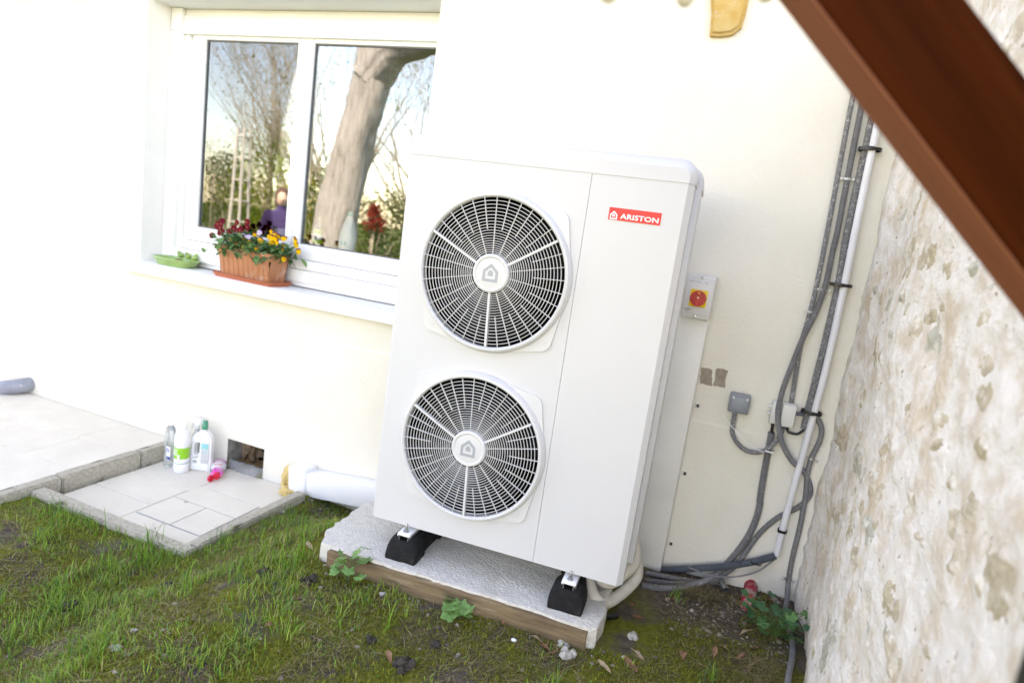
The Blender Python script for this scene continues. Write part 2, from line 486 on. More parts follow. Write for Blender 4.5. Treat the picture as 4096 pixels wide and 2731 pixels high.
def fbm(x, y, sc, seed=0.0):
    return mnoise.fractal(Vector((x * sc + seed, y * sc - seed * 0.7, seed)), 1.0, 2.0, 4)

# ------------------------------------------------------------------ ground
def gz(x, y):
    xs = x - 0.55 * max(0.0, min(0.6, y - 2.15))
    z = -0.128 + 0.173 * smoothstep(-2.1, -1.42, xs)
    z += 0.02 * smoothstep(-0.1, 0.4, x) * smoothstep(1.8, 2.7, y)
    z -= 0.05 * smoothstep(2.40, 2.58, y) * smoothstep(-2.02, -1.92, x) * smoothstep(-1.2, -1.35, x)
    if -4.5 < x < 0.7 and -0.6 < y < 2.9:
        z += 0.010 * fbm(x, y, 3.0, 1.3) + 0.004 * fbm(x, y, 14.0, 4.1)
    return z
def in_cut(x, y):
    return (x < -2.03 and y > 1.93) or x < -3.07

gx = [-70, -45, -30, -20, -14, -10, -8, -6.5, -5.5, -4.8] + list(np.arange(-4.4, 0.71, 0.028)) + [1.0, 1.6, 3, 6, 12, 25, 50]
gy = [-70, -50, -35, -25, -18, -13, -9, -6, -4, -2.5, -1.6, -1.0] + list(np.arange(-0.7, 2.83, 0.028)) + [2.95]
verts, faces = [], []
for y in gy:
    for x in gx:
        z = gz(x, y)
        if y > 0.5 and in_cut(x - 0.03, y + 0.02) and in_cut(x + 0.02, y - 0.02):
            z = -0.30
        verts.append((x, y, z))
W = len(gx)
for j in range(len(gy) - 1):
    for i in range(W - 1):
        faces.append((j * W + i, j * W + i + 1, (j + 1) * W + i + 1, (j + 1) * W + i))
gm = bpy.data.materials.new("earth_and_moss")
gm.use_nodes = True
nt = gm.node_tree
N, L = nt.nodes, nt.links
b = N["Principled BSDF"]
b.inputs["Roughness"].default_value = 1.0
b.inputs["Specular IOR Level"].default_value = 0.1
tc = N.new("ShaderNodeTexCoord")
def _noise(sc, det=8):
    t = N.new("ShaderNodeTexNoise")
    t.inputs["Scale"].default_value = sc
    t.inputs["Detail"].default_value = det
    t.inputs["Roughness"].default_value = 0.65
    L.new(tc.outputs["Object"], t.inputs["Vector"])
    return t.outputs["Fac"]
def _range(src, a, bb):
    r = N.new("ShaderNodeMapRange")
    r.inputs["From Min"].default_value = a
    r.inputs["From Max"].default_value = bb
    L.new(src, r.inputs["Value"])
    return r.outputs[0]
def _mix(fac, a, c):
    x = N.new("ShaderNodeMix")
    x.data_type = 'RGBA'
    L.new(fac, x.inputs[0])
    for idx, q in ((6, a), (7, c)):
        if isinstance(q, tuple):
            x.inputs[idx].default_value = (*q, 1)
        else:
            L.new(q, x.inputs[idx])
    return x.outputs[2]
soil = _mix(_range(_noise(30), 0.35, 0.65), (0.075, 0.058, 0.044), (0.15, 0.12, 0.092))
moss = _mix(_range(_noise(55), 0.3, 0.7), (0.085, 0.095, 0.014), (0.19, 0.19, 0.028))
near = _mix(_range(_noise(5.5), 0.41, 0.53), soil, moss)
near = _mix(_range(_noise(140, 3), 0.66, 0.74), near, (0.26, 0.22, 0.17))
sep = N.new("ShaderNodeSeparateXYZ")
L.new(tc.outputs["Object"], sep.inputs[0])
def _gate(src, a, bb):
    return _range(src, a, bb)
_mul = N.new("ShaderNodeMath")
_mul.operation = 'MULTIPLY'
L.new(_gate(sep.outputs["Y"], 2.28, 2.46), _mul.inputs[0])
L.new(_gate(sep.outputs["X"], -0.30, -0.08), _mul.inputs[1])
near = _mix(_mul.outputs[0], near, _mix(_range(_noise(44), 0.3, 0.7), (0.070, 0.052, 0.040), (0.17, 0.135, 0.105)))
lawn = _mix(_range(_noise(1.2), 0.35, 0.65), (0.060, 0.105, 0.020), (0.14, 0.15, 0.04))
L.new(_mix(_range(sep.outputs["Y"], 0.2, -1.2), near, lawn), b.inputs["Base Color"])
bp = N.new("ShaderNodeBump")
bp.inputs["Strength"].default_value = 0.9
bp.inputs["Distance"].default_value = 0.012
L.new(_noise(70), bp.inputs["Height"])
L.new(bp.outputs[0], b.inputs["Normal"])
g = MB().add(verts, faces).build("ground", gm, smooth=180)
tag(g, "mossy garden soil in front of the house wall", kind='structure')

# ------------------------------------------------------------------ house: wall, window, roof
house = thing("house", "cream rendered house wall with a white sliding window and a low vent hole", "house", (0, 0, 0))
WX0, WX1, WZ0, WZ1 = -3.475, -1.583, 0.93, 2.485
VX0, VX1, VZ0, VZ1 = -2.700, -2.425, -0.150, 0.014
def ledge(x):
    return 0.70 + 0.05 * (x + 4.8) / 5.0
def hole(x, z):
    return (WX0 < x < WX1 and WZ0 < z < WZ1) or (VX0 < x < VX1 and VZ0 < z < VZ1)
wxs = sorted(set([-9.0, -8.0, -7.0, -6.0, -5.0, -4.4, -4.0, WX0, -3.1, VX0, VX1, -2.0, WX1, -1.2, -0.8, -0.4, 0.0, 0.4, 0.8, 1.2]))
zrows = [-0.4, VZ0, VZ1, 0.3, 'L0', 'L1', WZ0, 1.4, 1.9, WZ1, 3.05]
def zval(q, x):
    return ledge(x) if q == 'L0' else (ledge(x) + 0.009 if q == 'L1' else q)
mb = MB()
vs = []
for q in zrows:
    for x in wxs:
        low = q == 'L0' or (not isinstance(q, str) and q < 0.6)
        vs.append((x, 2.794 if low else 2.800, zval(q, x)))
fs = []
for j in range(len(zrows) - 1):
    for i in range(len(wxs) - 1):
        xm = (wxs[i] + wxs[i + 1]) / 2
        zm = (zval(zrows[j], xm) + zval(zrows[j + 1], xm)) / 2
        if not hole(xm, zm):
            fs.append((j * len(wxs) + i, j * len(wxs) + i + 1, (j + 1) * len(wxs) + i + 1, (j + 1) * len(wxs) + i))
mb.add(vs, fs)
# back skin (shades the room), with the window left open
YB = 3.18
bx, bz = [-9.0, WX0 + 0.26, WX1 - 0.02, 1.2], [-0.4, 1.00, 2.40, 3.05]
for j in range(3):
    for i in range(3):
        if not (i == 1 and j == 1):
            mb.add([(bx[i], YB, bz[j]), (bx[i + 1], YB, bz[j]), (bx[i + 1], YB, bz[j + 1]), (bx[i], YB, bz[j + 1])], [(0, 1, 2, 3)])
mb.add([(-9, 2.794, -0.4), (-9, YB, -0.4), (-9, YB, 3.05), (-9, 2.794, 3.05)], [(0, 1, 2, 3)])
mb.add([(1.2, 2.794, -0.4), (1.2, YB, -0.4), (1.2, YB, 3.05), (1.2, 2.794, 3.05)], [(0, 1, 2, 3)])
wall = mb.build("wall", MT['plaster'], house, smooth=None)
# window reveals, outside and inside
mb = MB()
def quad(mb, a, b, c, d, mi=0):
    mb.add([a, b, c, d], [(0, 1, 2, 3)], mi)
quad(mb, (WX0, 2.8, WZ0), (WX0, 3.0, WZ0), (WX0, 3.0, WZ1), (WX0, 2.8, WZ1))
quad(mb, (WX1, 2.8, WZ0), (WX1, 3.0, WZ0), (WX1, 3.0, WZ1), (WX1, 2.8, WZ1))
quad(mb, (WX0, 2.8, WZ1), (WX1, 2.8, WZ1), (WX1, 3.0, WZ1), (WX0, 3.0, WZ1))
mb.build("reveal", MT['reveal'], house, smooth=None)
mb = MB()
IX0, IX1, IZ0, IZ1 = -3.235, WX1 - 0.02, 1.10, 2.42
quad(mb, (IX0, 3.03, IZ0), (IX0, YB, IZ0), (IX0, YB, IZ1), (IX0, 3.03, IZ1))
quad(mb, (IX1, 3.03, IZ0), (IX1, YB, IZ0), (IX1, YB, IZ1), (IX1, 3.03, IZ1))
quad(mb, (IX0, 3.03, IZ1), (IX1, 3.03, IZ1), (IX1, YB, IZ1), (IX0, YB, IZ1))
mb.build("inner_reveal", MT['room_reveal'], house, smooth=None)
MB().box((IX0, 3.031, 1.165), (IX1, 3.34, 1.20), bev=0.004).build("inner_sill", MT['sill_in'], house)
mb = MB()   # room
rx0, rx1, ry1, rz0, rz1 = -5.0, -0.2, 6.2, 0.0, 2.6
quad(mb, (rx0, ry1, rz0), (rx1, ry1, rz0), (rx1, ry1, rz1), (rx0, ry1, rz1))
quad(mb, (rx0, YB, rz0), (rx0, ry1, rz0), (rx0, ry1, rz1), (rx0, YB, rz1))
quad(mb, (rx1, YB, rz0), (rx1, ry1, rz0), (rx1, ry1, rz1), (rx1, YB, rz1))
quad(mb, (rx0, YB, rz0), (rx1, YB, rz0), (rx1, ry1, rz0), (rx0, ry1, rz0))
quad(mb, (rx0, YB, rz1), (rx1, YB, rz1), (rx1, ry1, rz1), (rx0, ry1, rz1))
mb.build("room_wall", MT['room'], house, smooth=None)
# outside sill
mb = MB()
mb.box((-3.585, 2.735, 0.905), (-1.50, 2.962, 0.972), bev=0.006)
mb.build("window_sill", MT['reveal'], house)
# window frame with its profiles
mb = MB()
mb.box((-3.474, 2.945, 0.985), (-3.385, 3.03, 2.36), bev=0.004)                  # guide rail, left
mb.box((-3.384, 2.972, 0.985), (-3.345, 3.03, 2.40), bev=0.003)
mb.box((-3.344, 2.990, 0.985), (-3.315, 3.03, 2.40), bev=0.003)
mb.box((-1.64, 2.962, 0.985), (-1.584, 3.03, 2.36), bev=0.004)
mb.box((-3.384, 2.963, 0.976), (-1.641, 3.03, 1.000), bev=0.002)                 # lower profile above a dark gap
mb.box((-3.384, 2.950, 1.003), (-1.641, 3.03, 1.072), bev=0.003)
mb.box((-3.344, 2.962, 1.075), (-1.641, 3.03, 1.130), bev=0.003)
win = mb.build("window_frame", MT['pvc_white'], house)
mb = MB()
for z0, z1, yy in ((2.444, 2.483, 2.972), (2.403, 2.442, 2.962), (2.340, 2.401, 2.950)):
    mb.box((-3.384, yy, z0), (-1.586, 3.03, z1), bev=0.003)
mb.box((-3.472, 2.946, 2.362), (-3.386, 3.03, 2.483), bev=0.003)
mb.build("shutter_box", MT['pvc_white'], house)
for (a0, a1, g0, g1, nm) in ((-3.312, -2.493, -3.222, -2.545, 'l'), (-2.490, -1.641, -2.440, -1.665, 'r')):
    mb = MB()
    yy0, yy1 = 2.972, 3.028
    mb.box((a0, yy0, 1.133), (g0, yy1, 2.40), bev=0.004)
    mb.box((g1, yy0, 1.133), (a1, yy1, 2.40), bev=0.004)
    mb.box((g0 + 0.0002, yy0 + 0.001, 1.133), (g1 - 0.0002, yy1, 1.219), bev=0.004)
    mb.box((g0 + 0.0002, yy0 + 0.001, 2.318), (g1 - 0.0002, yy1, 2.40), bev=0.004)
    s = mb.build("sash", MT['pvc_white'], house)
    gk = MB()
    t = 0.006
    gk.box((g0, 2.986, 1.219), (g0 + t, 3.01, 2.318))
    gk.box((g1 - t, 2.986, 1.219), (g1, 3.01, 2.318))
    gk.box((g0 + t, 2.986, 1.219), (g1 - t, 3.01, 1.219 + t))
    gk.box((g0 + t, 2.986, 2.318 - t), (g1 - t, 3.01, 2.318))
    gk.build("gasket", MT['ink'], s, smooth=None)
    MB().box((g0 + t, 2.992, 1.219 + t), (g1 - t, 2.996, 2.318 - t)).build("pane", MT['glass'], s, smooth=None)
# roof: eave just above the picture, closes the house against the sun
mb = MB()
mb.prism([(-9.6, 2.35, 3.00), (-9.6, 6.6, 5.9), (-9.6, 10.8, 3.0), (-9.6, 10.8, 3.12), (-9.6, 6.6, 6.05), (-9.6, 2.35, 3.14)], (11.2, 0, 0))
mb.build("roof", MT['roof'], house, smooth=None)
mb = MB()
mb.box((-9.0, 10.2, -0.4), (1.2, 10.4, 3.05))
mb.box((-9.0, YB + 0.002, -0.4), (-8.8, 10.198, 3.05))
mb.box((1.0, YB + 0.002, -0.4), (1.2, 10.198, 3.05))
mb.build("rear_wall", MT['plaster'], house, smooth=None)
# vent hole: cement lined recess with rubble
mb = MB()
yb = 3.06
quad(mb, (VX0, 2.794, VZ0), (VX0, yb, VZ0), (VX0, yb, VZ1), (VX0, 2.794, VZ1))
quad(mb, (VX1, 2.794, VZ0), (VX1, yb, VZ0), (VX1, yb, VZ1), (VX1, 2.794, VZ1))
quad(mb, (VX0, 2.794, VZ1), (VX1, 2.794, VZ1), (VX1, yb, VZ1), (VX0, yb, VZ1))
vr = mb.build("vent_lining", MT['vent_stone'], house, smooth=None)
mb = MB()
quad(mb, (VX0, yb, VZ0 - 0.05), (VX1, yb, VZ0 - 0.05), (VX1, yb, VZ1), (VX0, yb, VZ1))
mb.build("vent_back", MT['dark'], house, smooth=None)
mb = MB()
n = 14
vs, fs = [], []
for j in range(n + 1):
    for i in range(n + 1):
        x = VX0 + (VX1 - VX0) * i / n
        y = 2.764 + 0.095 * j / n
        z = -0.172 + 0.045 * smoothstep(0.0, 0.6, j / n) - 0.07 * smoothstep(0.75, 1.0, j / n) + 0.006 * fbm(x, y, 25, 2.2)
        vs.append((x, y, z))
for j in range(n):
    for i in range(n):
        fs.append((j * (n + 1) + i, j * (n + 1) + i + 1, (j + 1) * (n + 1) + i + 1, (j + 1) * (n + 1) + i))
mb.add(vs, fs).build("vent_sill", MT['vent_stone'], house, smooth=180)
for i, (x, y, z, r, sc) in enumerate([(-2.635, 2.92, -0.060, 0.095, (0.65, 0.5, 0.95)), (-2.66, 2.96, -0.01, 0.07, (0.6, 0.5, 0.8)), (-2.475, 2.93, -0.035, 0.085, (0.60, 0.5, 0.95)), (-2.555, 2.99, 0.015, 0.08, (1.4, 0.4, 0.6))]):
    MB().blob((x, y, z), r, i + 3, 0.7, 3, scale=sc, freq=2.4).build("rubble_stone", MT['rubble'], house)

# bare patches and small plug holes in the render
for i, pl in enumerate(([(-0.108, 0.991), (-0.061, 0.989), (-0.053, 0.918), (-0.103, 0.917)], [(-0.046, 0.998), (0.001, 0.998), (0.001, 0.920), (-0.046, 0.918)])):
    mb = MB()
    pts = []
    for k in range(4):
        a, c = pl[k], pl[(k + 1) % 4]
        for t in np.linspace(0, 1, 5, endpoint=False):
            pts.append((a[0] + (c[0] - a[0]) * t + random.uniform(-.003, .003), 2.7985, a[1] + (c[1] - a[1]) * t + random.uniform(-.003, .003)))
    mb.prism(pts, (0, 0.01, 0))
    mb.build("bare_mortar_patch", MT['mortar'], house, smooth=None)
for (x, z) in ((-0.093, 0.819), (-0.092, 0.503), (-0.093, 0.162)):
    mb = MB()
    mb.box((x - 0.009, 2.788, z - 0.010), (x + 0.009, 2.799, z + 0.010), bev=0.002)
    mb.box((x - 0.005, 2.786, z - 0.006), (x + 0.006, 2.7885, z + 0.007), mi=1)
    mb.build("wall_plug", [MT['box_white'], MT['clod']], house)

# ochre stone end showing under the eave
mb = MB()
prof = [(-0.352, 2.62), (-0.345, 2.487), (-0.330, 2.421), (-0.322, 2.342), (-0.28, 2.341), (-0.236, 2.348), (-0.206, 2.375), (-0.199, 2.43), (-0.198, 2.487), (-0.196, 2.62)]
bm = bmesh.new()
vv = [bm.verts.new((x, 2.80, z)) for x, z in prof]
f = bm.faces.new(vv)
r_ = bmesh.ops.extrude_face_region(bm, geom=[f])
bmesh.ops.translate(bm, verts=[v for v in r_['geom'] if isinstance(v, bmesh.types.BMVert)], vec=(0, -0.035, 0))
bmesh.ops.bevel(bm, geom=[e for e in bm.edges if all(v.co.y < 2.79 for v in e.verts)], offset=0.012, segments=3, affect='EDGES')
bm.verts.index_update()
mb.add([v.co.copy() for v in bm.verts], [tuple(v.index for v in f.verts) for f in bm.faces])
bm.free()
tag(mb.build("corbel_stone", MT['corbel']), "ochre stone block in the cream wall at the top edge above the red badge", "stone")

# ------------------------------------------------------------------ old stone boundary wall on the right
def wall_x(y, z):
    base = 0.458 + 0.012 * math.sin(y * 5.0 + 1.0)
    base -= 0.02 * smoothstep(2.55, 2.82, y)
    v = Vector((0.0, y, z))
    q = mnoise.fractal(v * 3.5, 1.0, 2.0, 4)
    w = Vector((0.0, y * 0.8, z * 1.0))
    r = 1.0 - abs(mnoise.noise(w * 9.0 + Vector((3, 1, 2))))          # ridged relief of flaking coats
    return base - 0.013 * q - 0.006 * r ** 3 - 0.0045 * mnoise.fractal(v * 24.0, 1.0, 2.0, 4)
swall = thing("stone_wall", "old lime washed stone wall with flaking render along the right edge", "wall", (0.46, 1.0, 0))
ys = np.arange(0.55, 2.86, 0.0125)
zs = np.concatenate([np.arange(-0.15, 2.42, 0.0125)])
vs = [(wall_x(y, z) - 0.46, y - 1.0, z) for z in zs for y in ys]
n = len(ys)
fs = [(j * n + i, j * n + i + 1, (j + 1) * n + i + 1, (j + 1) * n + i) for j in range(len(zs) - 1) for i in range(n - 1)]
k0 = len(vs)
vs += [(0.12, ys[0] - 1.0, z) for z in zs]                       # rounded return at the free end and the top
fs += [(j * n, k0 + j, k0 + j + 1, (j + 1) * n) for j in range(len(zs) - 1)]
k1 = len(vs)
vs += [(0.12, y - 1.0, zs[-1]) for y in ys]
fs += [((len(zs) - 1) * n + i, (len(zs) - 1) * n + i + 1, k1 + i + 1, k1 + i) for i in range(n - 1)]
MB().add(vs, fs).build("render_face", MT['limewash'], swall, smooth=180)
MB().box((0.06, -0.47, -0.15), (0.50, 1.84, 2.40)).build("wall_core", MT['limewash'], swall, smooth=None)
stones = [(2.351, 1.716, 0.094, 0.034), (2.243, 1.563, 0.127, 0.07), (1.978, 1.538, 0.089, 0.045), (2.372, 1.409, 0.062, 0.04), (2.132, 1.431, 0.059, 0.026), (2.538, 1.4, 0.044, 0.027), (2.049, 1.389, 0.03, 0.022), (1.856, 1.385, 0.037, 0.025), (1.799, 1.323, 0.061, 0.034), (1.508, 1.412, 0.025, 0.022), (2.417, 1.224, 0.053, 0.052), (1.464, 1.32, 0.03, 0.025), (1.793, 1.51, 0.03, 0.022), (1.618, 1.507, 0.032, 0.022), (2.462, 1.051, 0.047, 0.033), (1.424, 1.265, 0.037, 0.028), (1.636, 1.168, 0.063, 0.03), (1.823, 1.147, 0.026, 0.02), (2.235, 0.871, 0.12, 0.055), (1.954, 0.895, 0.10, 0.045), (1.926, 1.008, 0.037, 0.035), (1.655, 0.96, 0.034, 0.028), (1.333, 1.07, 0.049, 0.028), (1.88, 0.788, 0.065, 0.035), (2.454, 0.597, 0.08, 0.05), (2.124, 0.684, 0.048, 0.05), (2.032, 0.786, 0.043, 0.025), (2.701, 0.824, 0.06, 0.04), (2.042, 0.321, 0.10, 0.085), (1.9, 0.494, 0.066, 0.06), (1.621, 0.717, 0.046, 0.04), (1.504, 0.632, 0.067, 0.055), (1.146, 1.014, 0.062, 0.06), (1.747, 0.669, 0.022, 0.022), (1.47, 1.073, 0.03, 0.02), (1.967, 0.664, 0.05, 0.035)]
_sr = random.Random(12)
for _k in range(58):
    _y, _z = _sr.uniform(0.95, 2.72), _sr.uniform(0.10, 2.1)
    stones.append((_y, _z, _sr.uniform(0.012, 0.042), _sr.uniform(0.010, 0.030)))
stones += [(1.75, 2.02, 0.07, 0.05), (1.95, 2.2, 0.08, 0.04), (1.6, 2.15, 0.05, 0.05), (2.6, 2.0, 0.06, 0.05)]
for i, (y, z, a, c) in enumerate(stones):
    mb = MB()
    x = wall_x(y, z) - 0.46
    nseg, nr = 26, 7
    def srf(yy, zz, q):
        h = 0.0052 * (1 - q ** 2.0) - 0.0022 + 0.0045 * mnoise.fractal(Vector((yy * 24, zz * 24, i)), 1.0, 2.0, 3)
        return (wall_x(yy, zz) - 0.46 - h, yy - 1.0, zz)
    vs = [srf(y, z, 0)]
    for r in range(1, nr + 1):
        for k in range(nseg):
            th = 2 * PI * k / nseg
            q = r / nr * (1 + 0.38 * mnoise.noise(Vector((math.cos(th) * 1.6, math.sin(th) * 1.6, i * 2.3))))
            vs.append(srf(y + a * q * math.cos(th) * 1.15, z + c * q * math.sin(th) * 1.2, r / nr))
    fs = [(0, 1 + k, 1 + (k + 1) % nseg) for k in range(nseg)]
    for r in range(nr - 1):
        for k in range(nseg):
            k2 = (k + 1) % nseg
            fs.append((1 + r * nseg + k, 1 + (r + 1) * nseg + k, 1 + (r + 1) * nseg + k2, 1 + r * nseg + k2))
    mb.add(vs, fs).build("stone", [MT['wallstone'], MT['wallstone2'], MT['wallstone3'], MT['wallstone3'], MT['wallstone']][(i * 7) % 5], swall, smooth=180)

# ------------------------------------------------------------------ paving and kerbs
pav = tag(MB().box((-9.0, 0.4, -0.40), (-3.12, 2.792, -0.099)).build("paving", MT['joint'], smooth=None), "raised terrace of pale stone tiles along the wall", kind='structure')
def tile(x0, x1, y0, y1, ztop, parent, t=0.02):
    j = 0.0017
    mb = MB()
    mb.box((x0 + j, y0 + j, ztop - t), (x1 - j, y1 - j, ztop + random.uniform(-0.0008, 0.0008)), bev=0.003, seg=1)
    return mb.build("paving_tile", MT['tile'], parent)
# opus-like layout: rows parallel to the house wall
rows = [(2.16, 2.47), (2.47, 2.788), (1.74, 2.16), (1.30, 1.74), (0.86, 1.30), (0.42, 0.86)]
for k, (y0, y1) in enumerate(rows):
    x1 = -3.125
    first = True
    q = 0
    while x1 > -8.2:
        w = [0.80, 0.55, 0.80, 0.40][(q + k * 3) % 4]
        if first:
            w *= [0.47, 1.0, 0.65, 0.8, 0.5, 0.9][k]
            first = False
        x0 = x1 - w
        tile(x0, x1, y0, y1, -0.094, pav)
        x1 = x0
        q += 1
pit = tag(MB().box((-3.03, 1.97, -0.40), (-2.07, 2.792, -0.170)).build("sunken_paving", MT['joint'], smooth=None), "sunken square of pale tiles between the kerbs and the wall", kind='structure')
for (x0, x1, y0, y1) in ((-3.028, -2.60, 2.44, 2.79), (-2.60, -2.072, 2.515, 2.79), (-3.028, -2.612, 2.215, 2.44), (-3.028, -2.612, 1.972, 2.215), (-2.612, -2.40, 2.02, 2.12), (-2.612, -2.072, 1.972, 2.02), (-2.178, -2.072, 2.02, 2.515)):
    tile(x0, x1, y0, y1, -0.165, pit)
for (x0, x1, y0, y1) in ((-2.40, -2.178, 2.02, 2.12),):
    tile(x0, x1, y0, y1, -0.165, pit)
cov = thing("inspection_cover", "tile filled inspection cover outlined by a thin dark seam in the sunken paving", "cover", (-2.39, 2.315, -0.165))
mb = MB()
cx0, cx1, cy0, cy1 = -0.215, 0.205, -0.192, 0.196
MB().box((cx0, cy0, -0.02), (cx1, cy1, -0.004)).build("cover_frame", MT['box_grey'], cov, smooth=None)
for (x0, x1, y0, y1) in ((cx0, 0.01, cy0, 0.03), (0.01, cx1, cy0, 0.03), (cx0, cx1, 0.03, cy1)):
    MB().box((x0 + 0.003, y0 + 0.003, -0.012), (x1 - 0.003, y1 - 0.003, 0.0003), bev=0.0015, seg=1).build("cover_tile", MT['tile'], cov)
mb = MB()
mb.lathe([(0.011, 0.0004), (0.011, 0.0016), (0.008, 0.0018), (0.008, 0.0012)], 16)
mb.build("lifting_hole_ring", MT['steel'], cov, loc=(-0.12, 0.02, 0))

def kerb(name, p0, p1, w, ztop, h, label, seed):
    p0, p1 = Vector((*p0, 0)), Vector((*p1, 0))
    d = (p1 - p0)
    Ln = d.length
    ang = math.atan2(d.y, d.x)
    bm = bmesh.new()
    bmesh.ops.create_cube(bm, size=1)
    for v in bm.verts:
        v.co = Vector(((v.co.x + 0.5) * Ln, v.co.y * w, (v.co.z - 0.5) * h))
    bmesh.ops.bevel(bm, geom=bm.edges[:], offset=0.007, segments=2, affect='EDGES')
    bmesh.ops.subdivide_edges(bm, edges=[e for e in bm.edges if e.calc_length() > 0.05], cuts=7, use_grid_fill=True)
    for v in bm.verts:
        n = mnoise.noise_vector(Vector((v.co.x * 22 + seed, v.co.y * 22, v.co.z * 22)))
        v.co += Vector(n) * 0.0035
    bm.verts.index_update()
    mb = MB().add([v.co.copy() for v in bm.verts], [tuple(v.index for v in f.verts) for f in bm.faces])
    bm.free()
    o = mb.build(name, MT['kerb'])
    o.location = (p0.x, p0.y, ztop)
    o.rotation_euler = (0, 0, ang)
    return tag(o, label, "kerb stone", "concrete kerb stones round the paving")
kerb("kerb_stone", (-3.075, 2.786), (-3.078, 2.505), 0.07, -0.080, 0.22, "raised kerb stone nearest the wall, behind the bottles", 1)
kerb("kerb_stone", (-3.078, 2.50), (-3.082, 2.06), 0.07, -0.078, 0.22, "long raised kerb stone with lichen along the terrace step", 5)
kerb("kerb_stone", (-3.082, 2.055), (-3.088, 1.35), 0.07, -0.082, 0.22, "mossy kerb stone ending the terrace at the left picture edge", 9)
kerb("kerb_stone", (-3.04, 1.935), (-2.03, 1.925), 0.07, -0.098, 0.20, "low kerb stone with grass along it, front edge of the sunken paving", 13)
kerb("kerb_stone", (-2.055, 1.965), (-2.035, 2.66), 0.062, -0.088, 0.22, "kerb stone between the sunken paving and the grass by the white duct", 17)

# ------------------------------------------------------------------ heat pump
DU = 0.0622
U = Vector((math.cos(DU), math.sin(DU), 0))
NV = Vector((-math.sin(DU), math.cos(DU), 0))
UC = -0.589
def uw(u, d, z):
    return U * u + NV * d + Vector((0, 0, z))
hp = thing("heat_pump", "large white outdoor heat pump with two round fan grilles and a red badge", "heat pump", uw(UC, 2.13, 0), DU)
ZB, ZS = 0.2545, 1.681
FANS = ((-0.714 - UC, 1.298), (-0.712 - UC, 0.641))
XS = -0.413 - UC
# fan side front panel, with two real openings
def plate_with_holes(x0, x1, z0, z1, holes, r, y=0.0, seg=96):
    bm = bmesh.new()
    loops = [[(x0, z0), (x1, z0), (x1, z1), (x0, z1)]]
    for (cx, cz) in holes:
        loops.append([(cx + r * math.cos(2 * PI * k / seg), cz + r * math.sin(2 * PI * k / seg)) for k in range(seg)])
    for lp in loops:
        vv = [bm.verts.new((p[0], y, p[1])) for p in lp]
        for k in range(len(vv)):
            bm.edges.new((vv[k], vv[(k + 1) % len(vv)]))
    bmesh.ops.triangle_fill(bm, edges=bm.edges[:], use_beauty=True)
    bm.verts.index_update()
    res = ([v.co.copy() for v in bm.verts], [tuple(v.index for v in f.verts) for f in bm.faces])
    bm.free()
    return res
mb = MB()
HW, HF = 0.513, 0.4925
mb.add(*plate_with_holes(-HF, XS - 0.0007, ZB, ZS, FANS, 0.268))
mb.add([(-HF, 0, ZB), (-HF, 0, ZS), (-HW, 0.02, ZS), (-HW, 0.02, ZB), (-HW, 0.13, ZS), (-HW, 0.13, ZB)], [(0, 1, 2, 3), (3, 2, 4, 5)])
mb.add([(XS - 0.0007, 0, ZB), (XS - 0.0007, 0, ZS), (XS - 0.0007, 0.012, ZS), (XS - 0.0007, 0.012, ZB)], [(0, 1, 2, 3)])
mb.add([(-HF, 0, ZB), (XS - 0.0007, 0, ZB), (XS - 0.0007, 0.06, ZB), (-HW, 0.06, ZB), (-HW, 0.02, ZB)], [(0, 1, 2, 3, 4)])
mb.build("fan_panel", MT['unit_white'], hp, smooth=20)
mb = MB()
mb.add([(XS + 0.0007, 0, ZB), (HF, 0, ZB - 0.001), (HF, 0, ZS), (XS + 0.0007, 0, ZS)], [(0, 1, 2, 3)])
mb.add([(HF, 0, ZB - 0.001), (HF, 0, ZS), (HW, 0.02, ZS), (HW, 0.02, ZB), (HW, 0.13, ZS), (HW, 0.13, ZB)], [(0, 1, 2, 3), (3, 2, 4, 5)])
mb.add([(XS + 0.0007, 0, ZB), (XS + 0.0007, 0, ZS), (XS + 0.0007, 0.012, ZS), (XS + 0.0007, 0.012, ZB)], [(0, 1, 2, 3)])
mb.add([(HF, 0, ZB - 0.001), (XS + 0.0007, 0, ZB), (XS + 0.0007, 0.06, ZB), (HW, 0.06, ZB), (HW, 0.02, ZB)], [(0, 1, 2, 3, 4)])
mb.build("service_panel", MT['unit_white'], hp, smooth=20)
# rear casing
mb = MB()
mb.box((-HW - 0.004, 0.131, ZB + 0.03), (HW + 0.020, 0.355, ZS + 0.002), bev=0.006)
mb.box((-HW + 0.02, 0.061, ZB + 0.004), (HW - 0.02, 0.130, ZB + 0.02))
mb.build("rear_casing", MT['unit_white'], hp)
# rounded top cap in two sections
def cap_loop(half, ztop, r, zb, y, n=8):
    pts = [(-half, zb)]
    for k in range(n + 1):
        th = PI - (PI / 2) * k / n
        pts.append((-half + r + r * math.cos(th), ztop - r + r * math.sin(th)))
    for k in range(n + 1):
        th = PI / 2 - (PI / 2) * k / n
        pts.append((half - r + r * math.cos(th), ztop - r + r * math.sin(th)))
    pts.append((half, zb))
    return [Vector((p[0], y, p[1])) for p in pts]
def cap(name, secs):
    mb = MB()
    loops = [cap_loop(*s) for s in secs]
    m_ = len(loops[0])
    vs = [p for l in loops for p in l]
    fs = []
    for j in range(len(loops) - 1):
        for k in range(m_):
            k2 = (k + 1) % m_
            fs.append((j * m_ + k, j * m_ + k2, (j + 1) * m_ + k2, (j + 1) * m_ + k))
    fs.append(tuple(range(m_)))
    fs.append(tuple((len(loops) - 1) * m_ + k for k in range(m_)))
    return mb.add(vs, fs).build(name, MT['unit_white'], hp, smooth=25)
zb = ZS + 0.0003
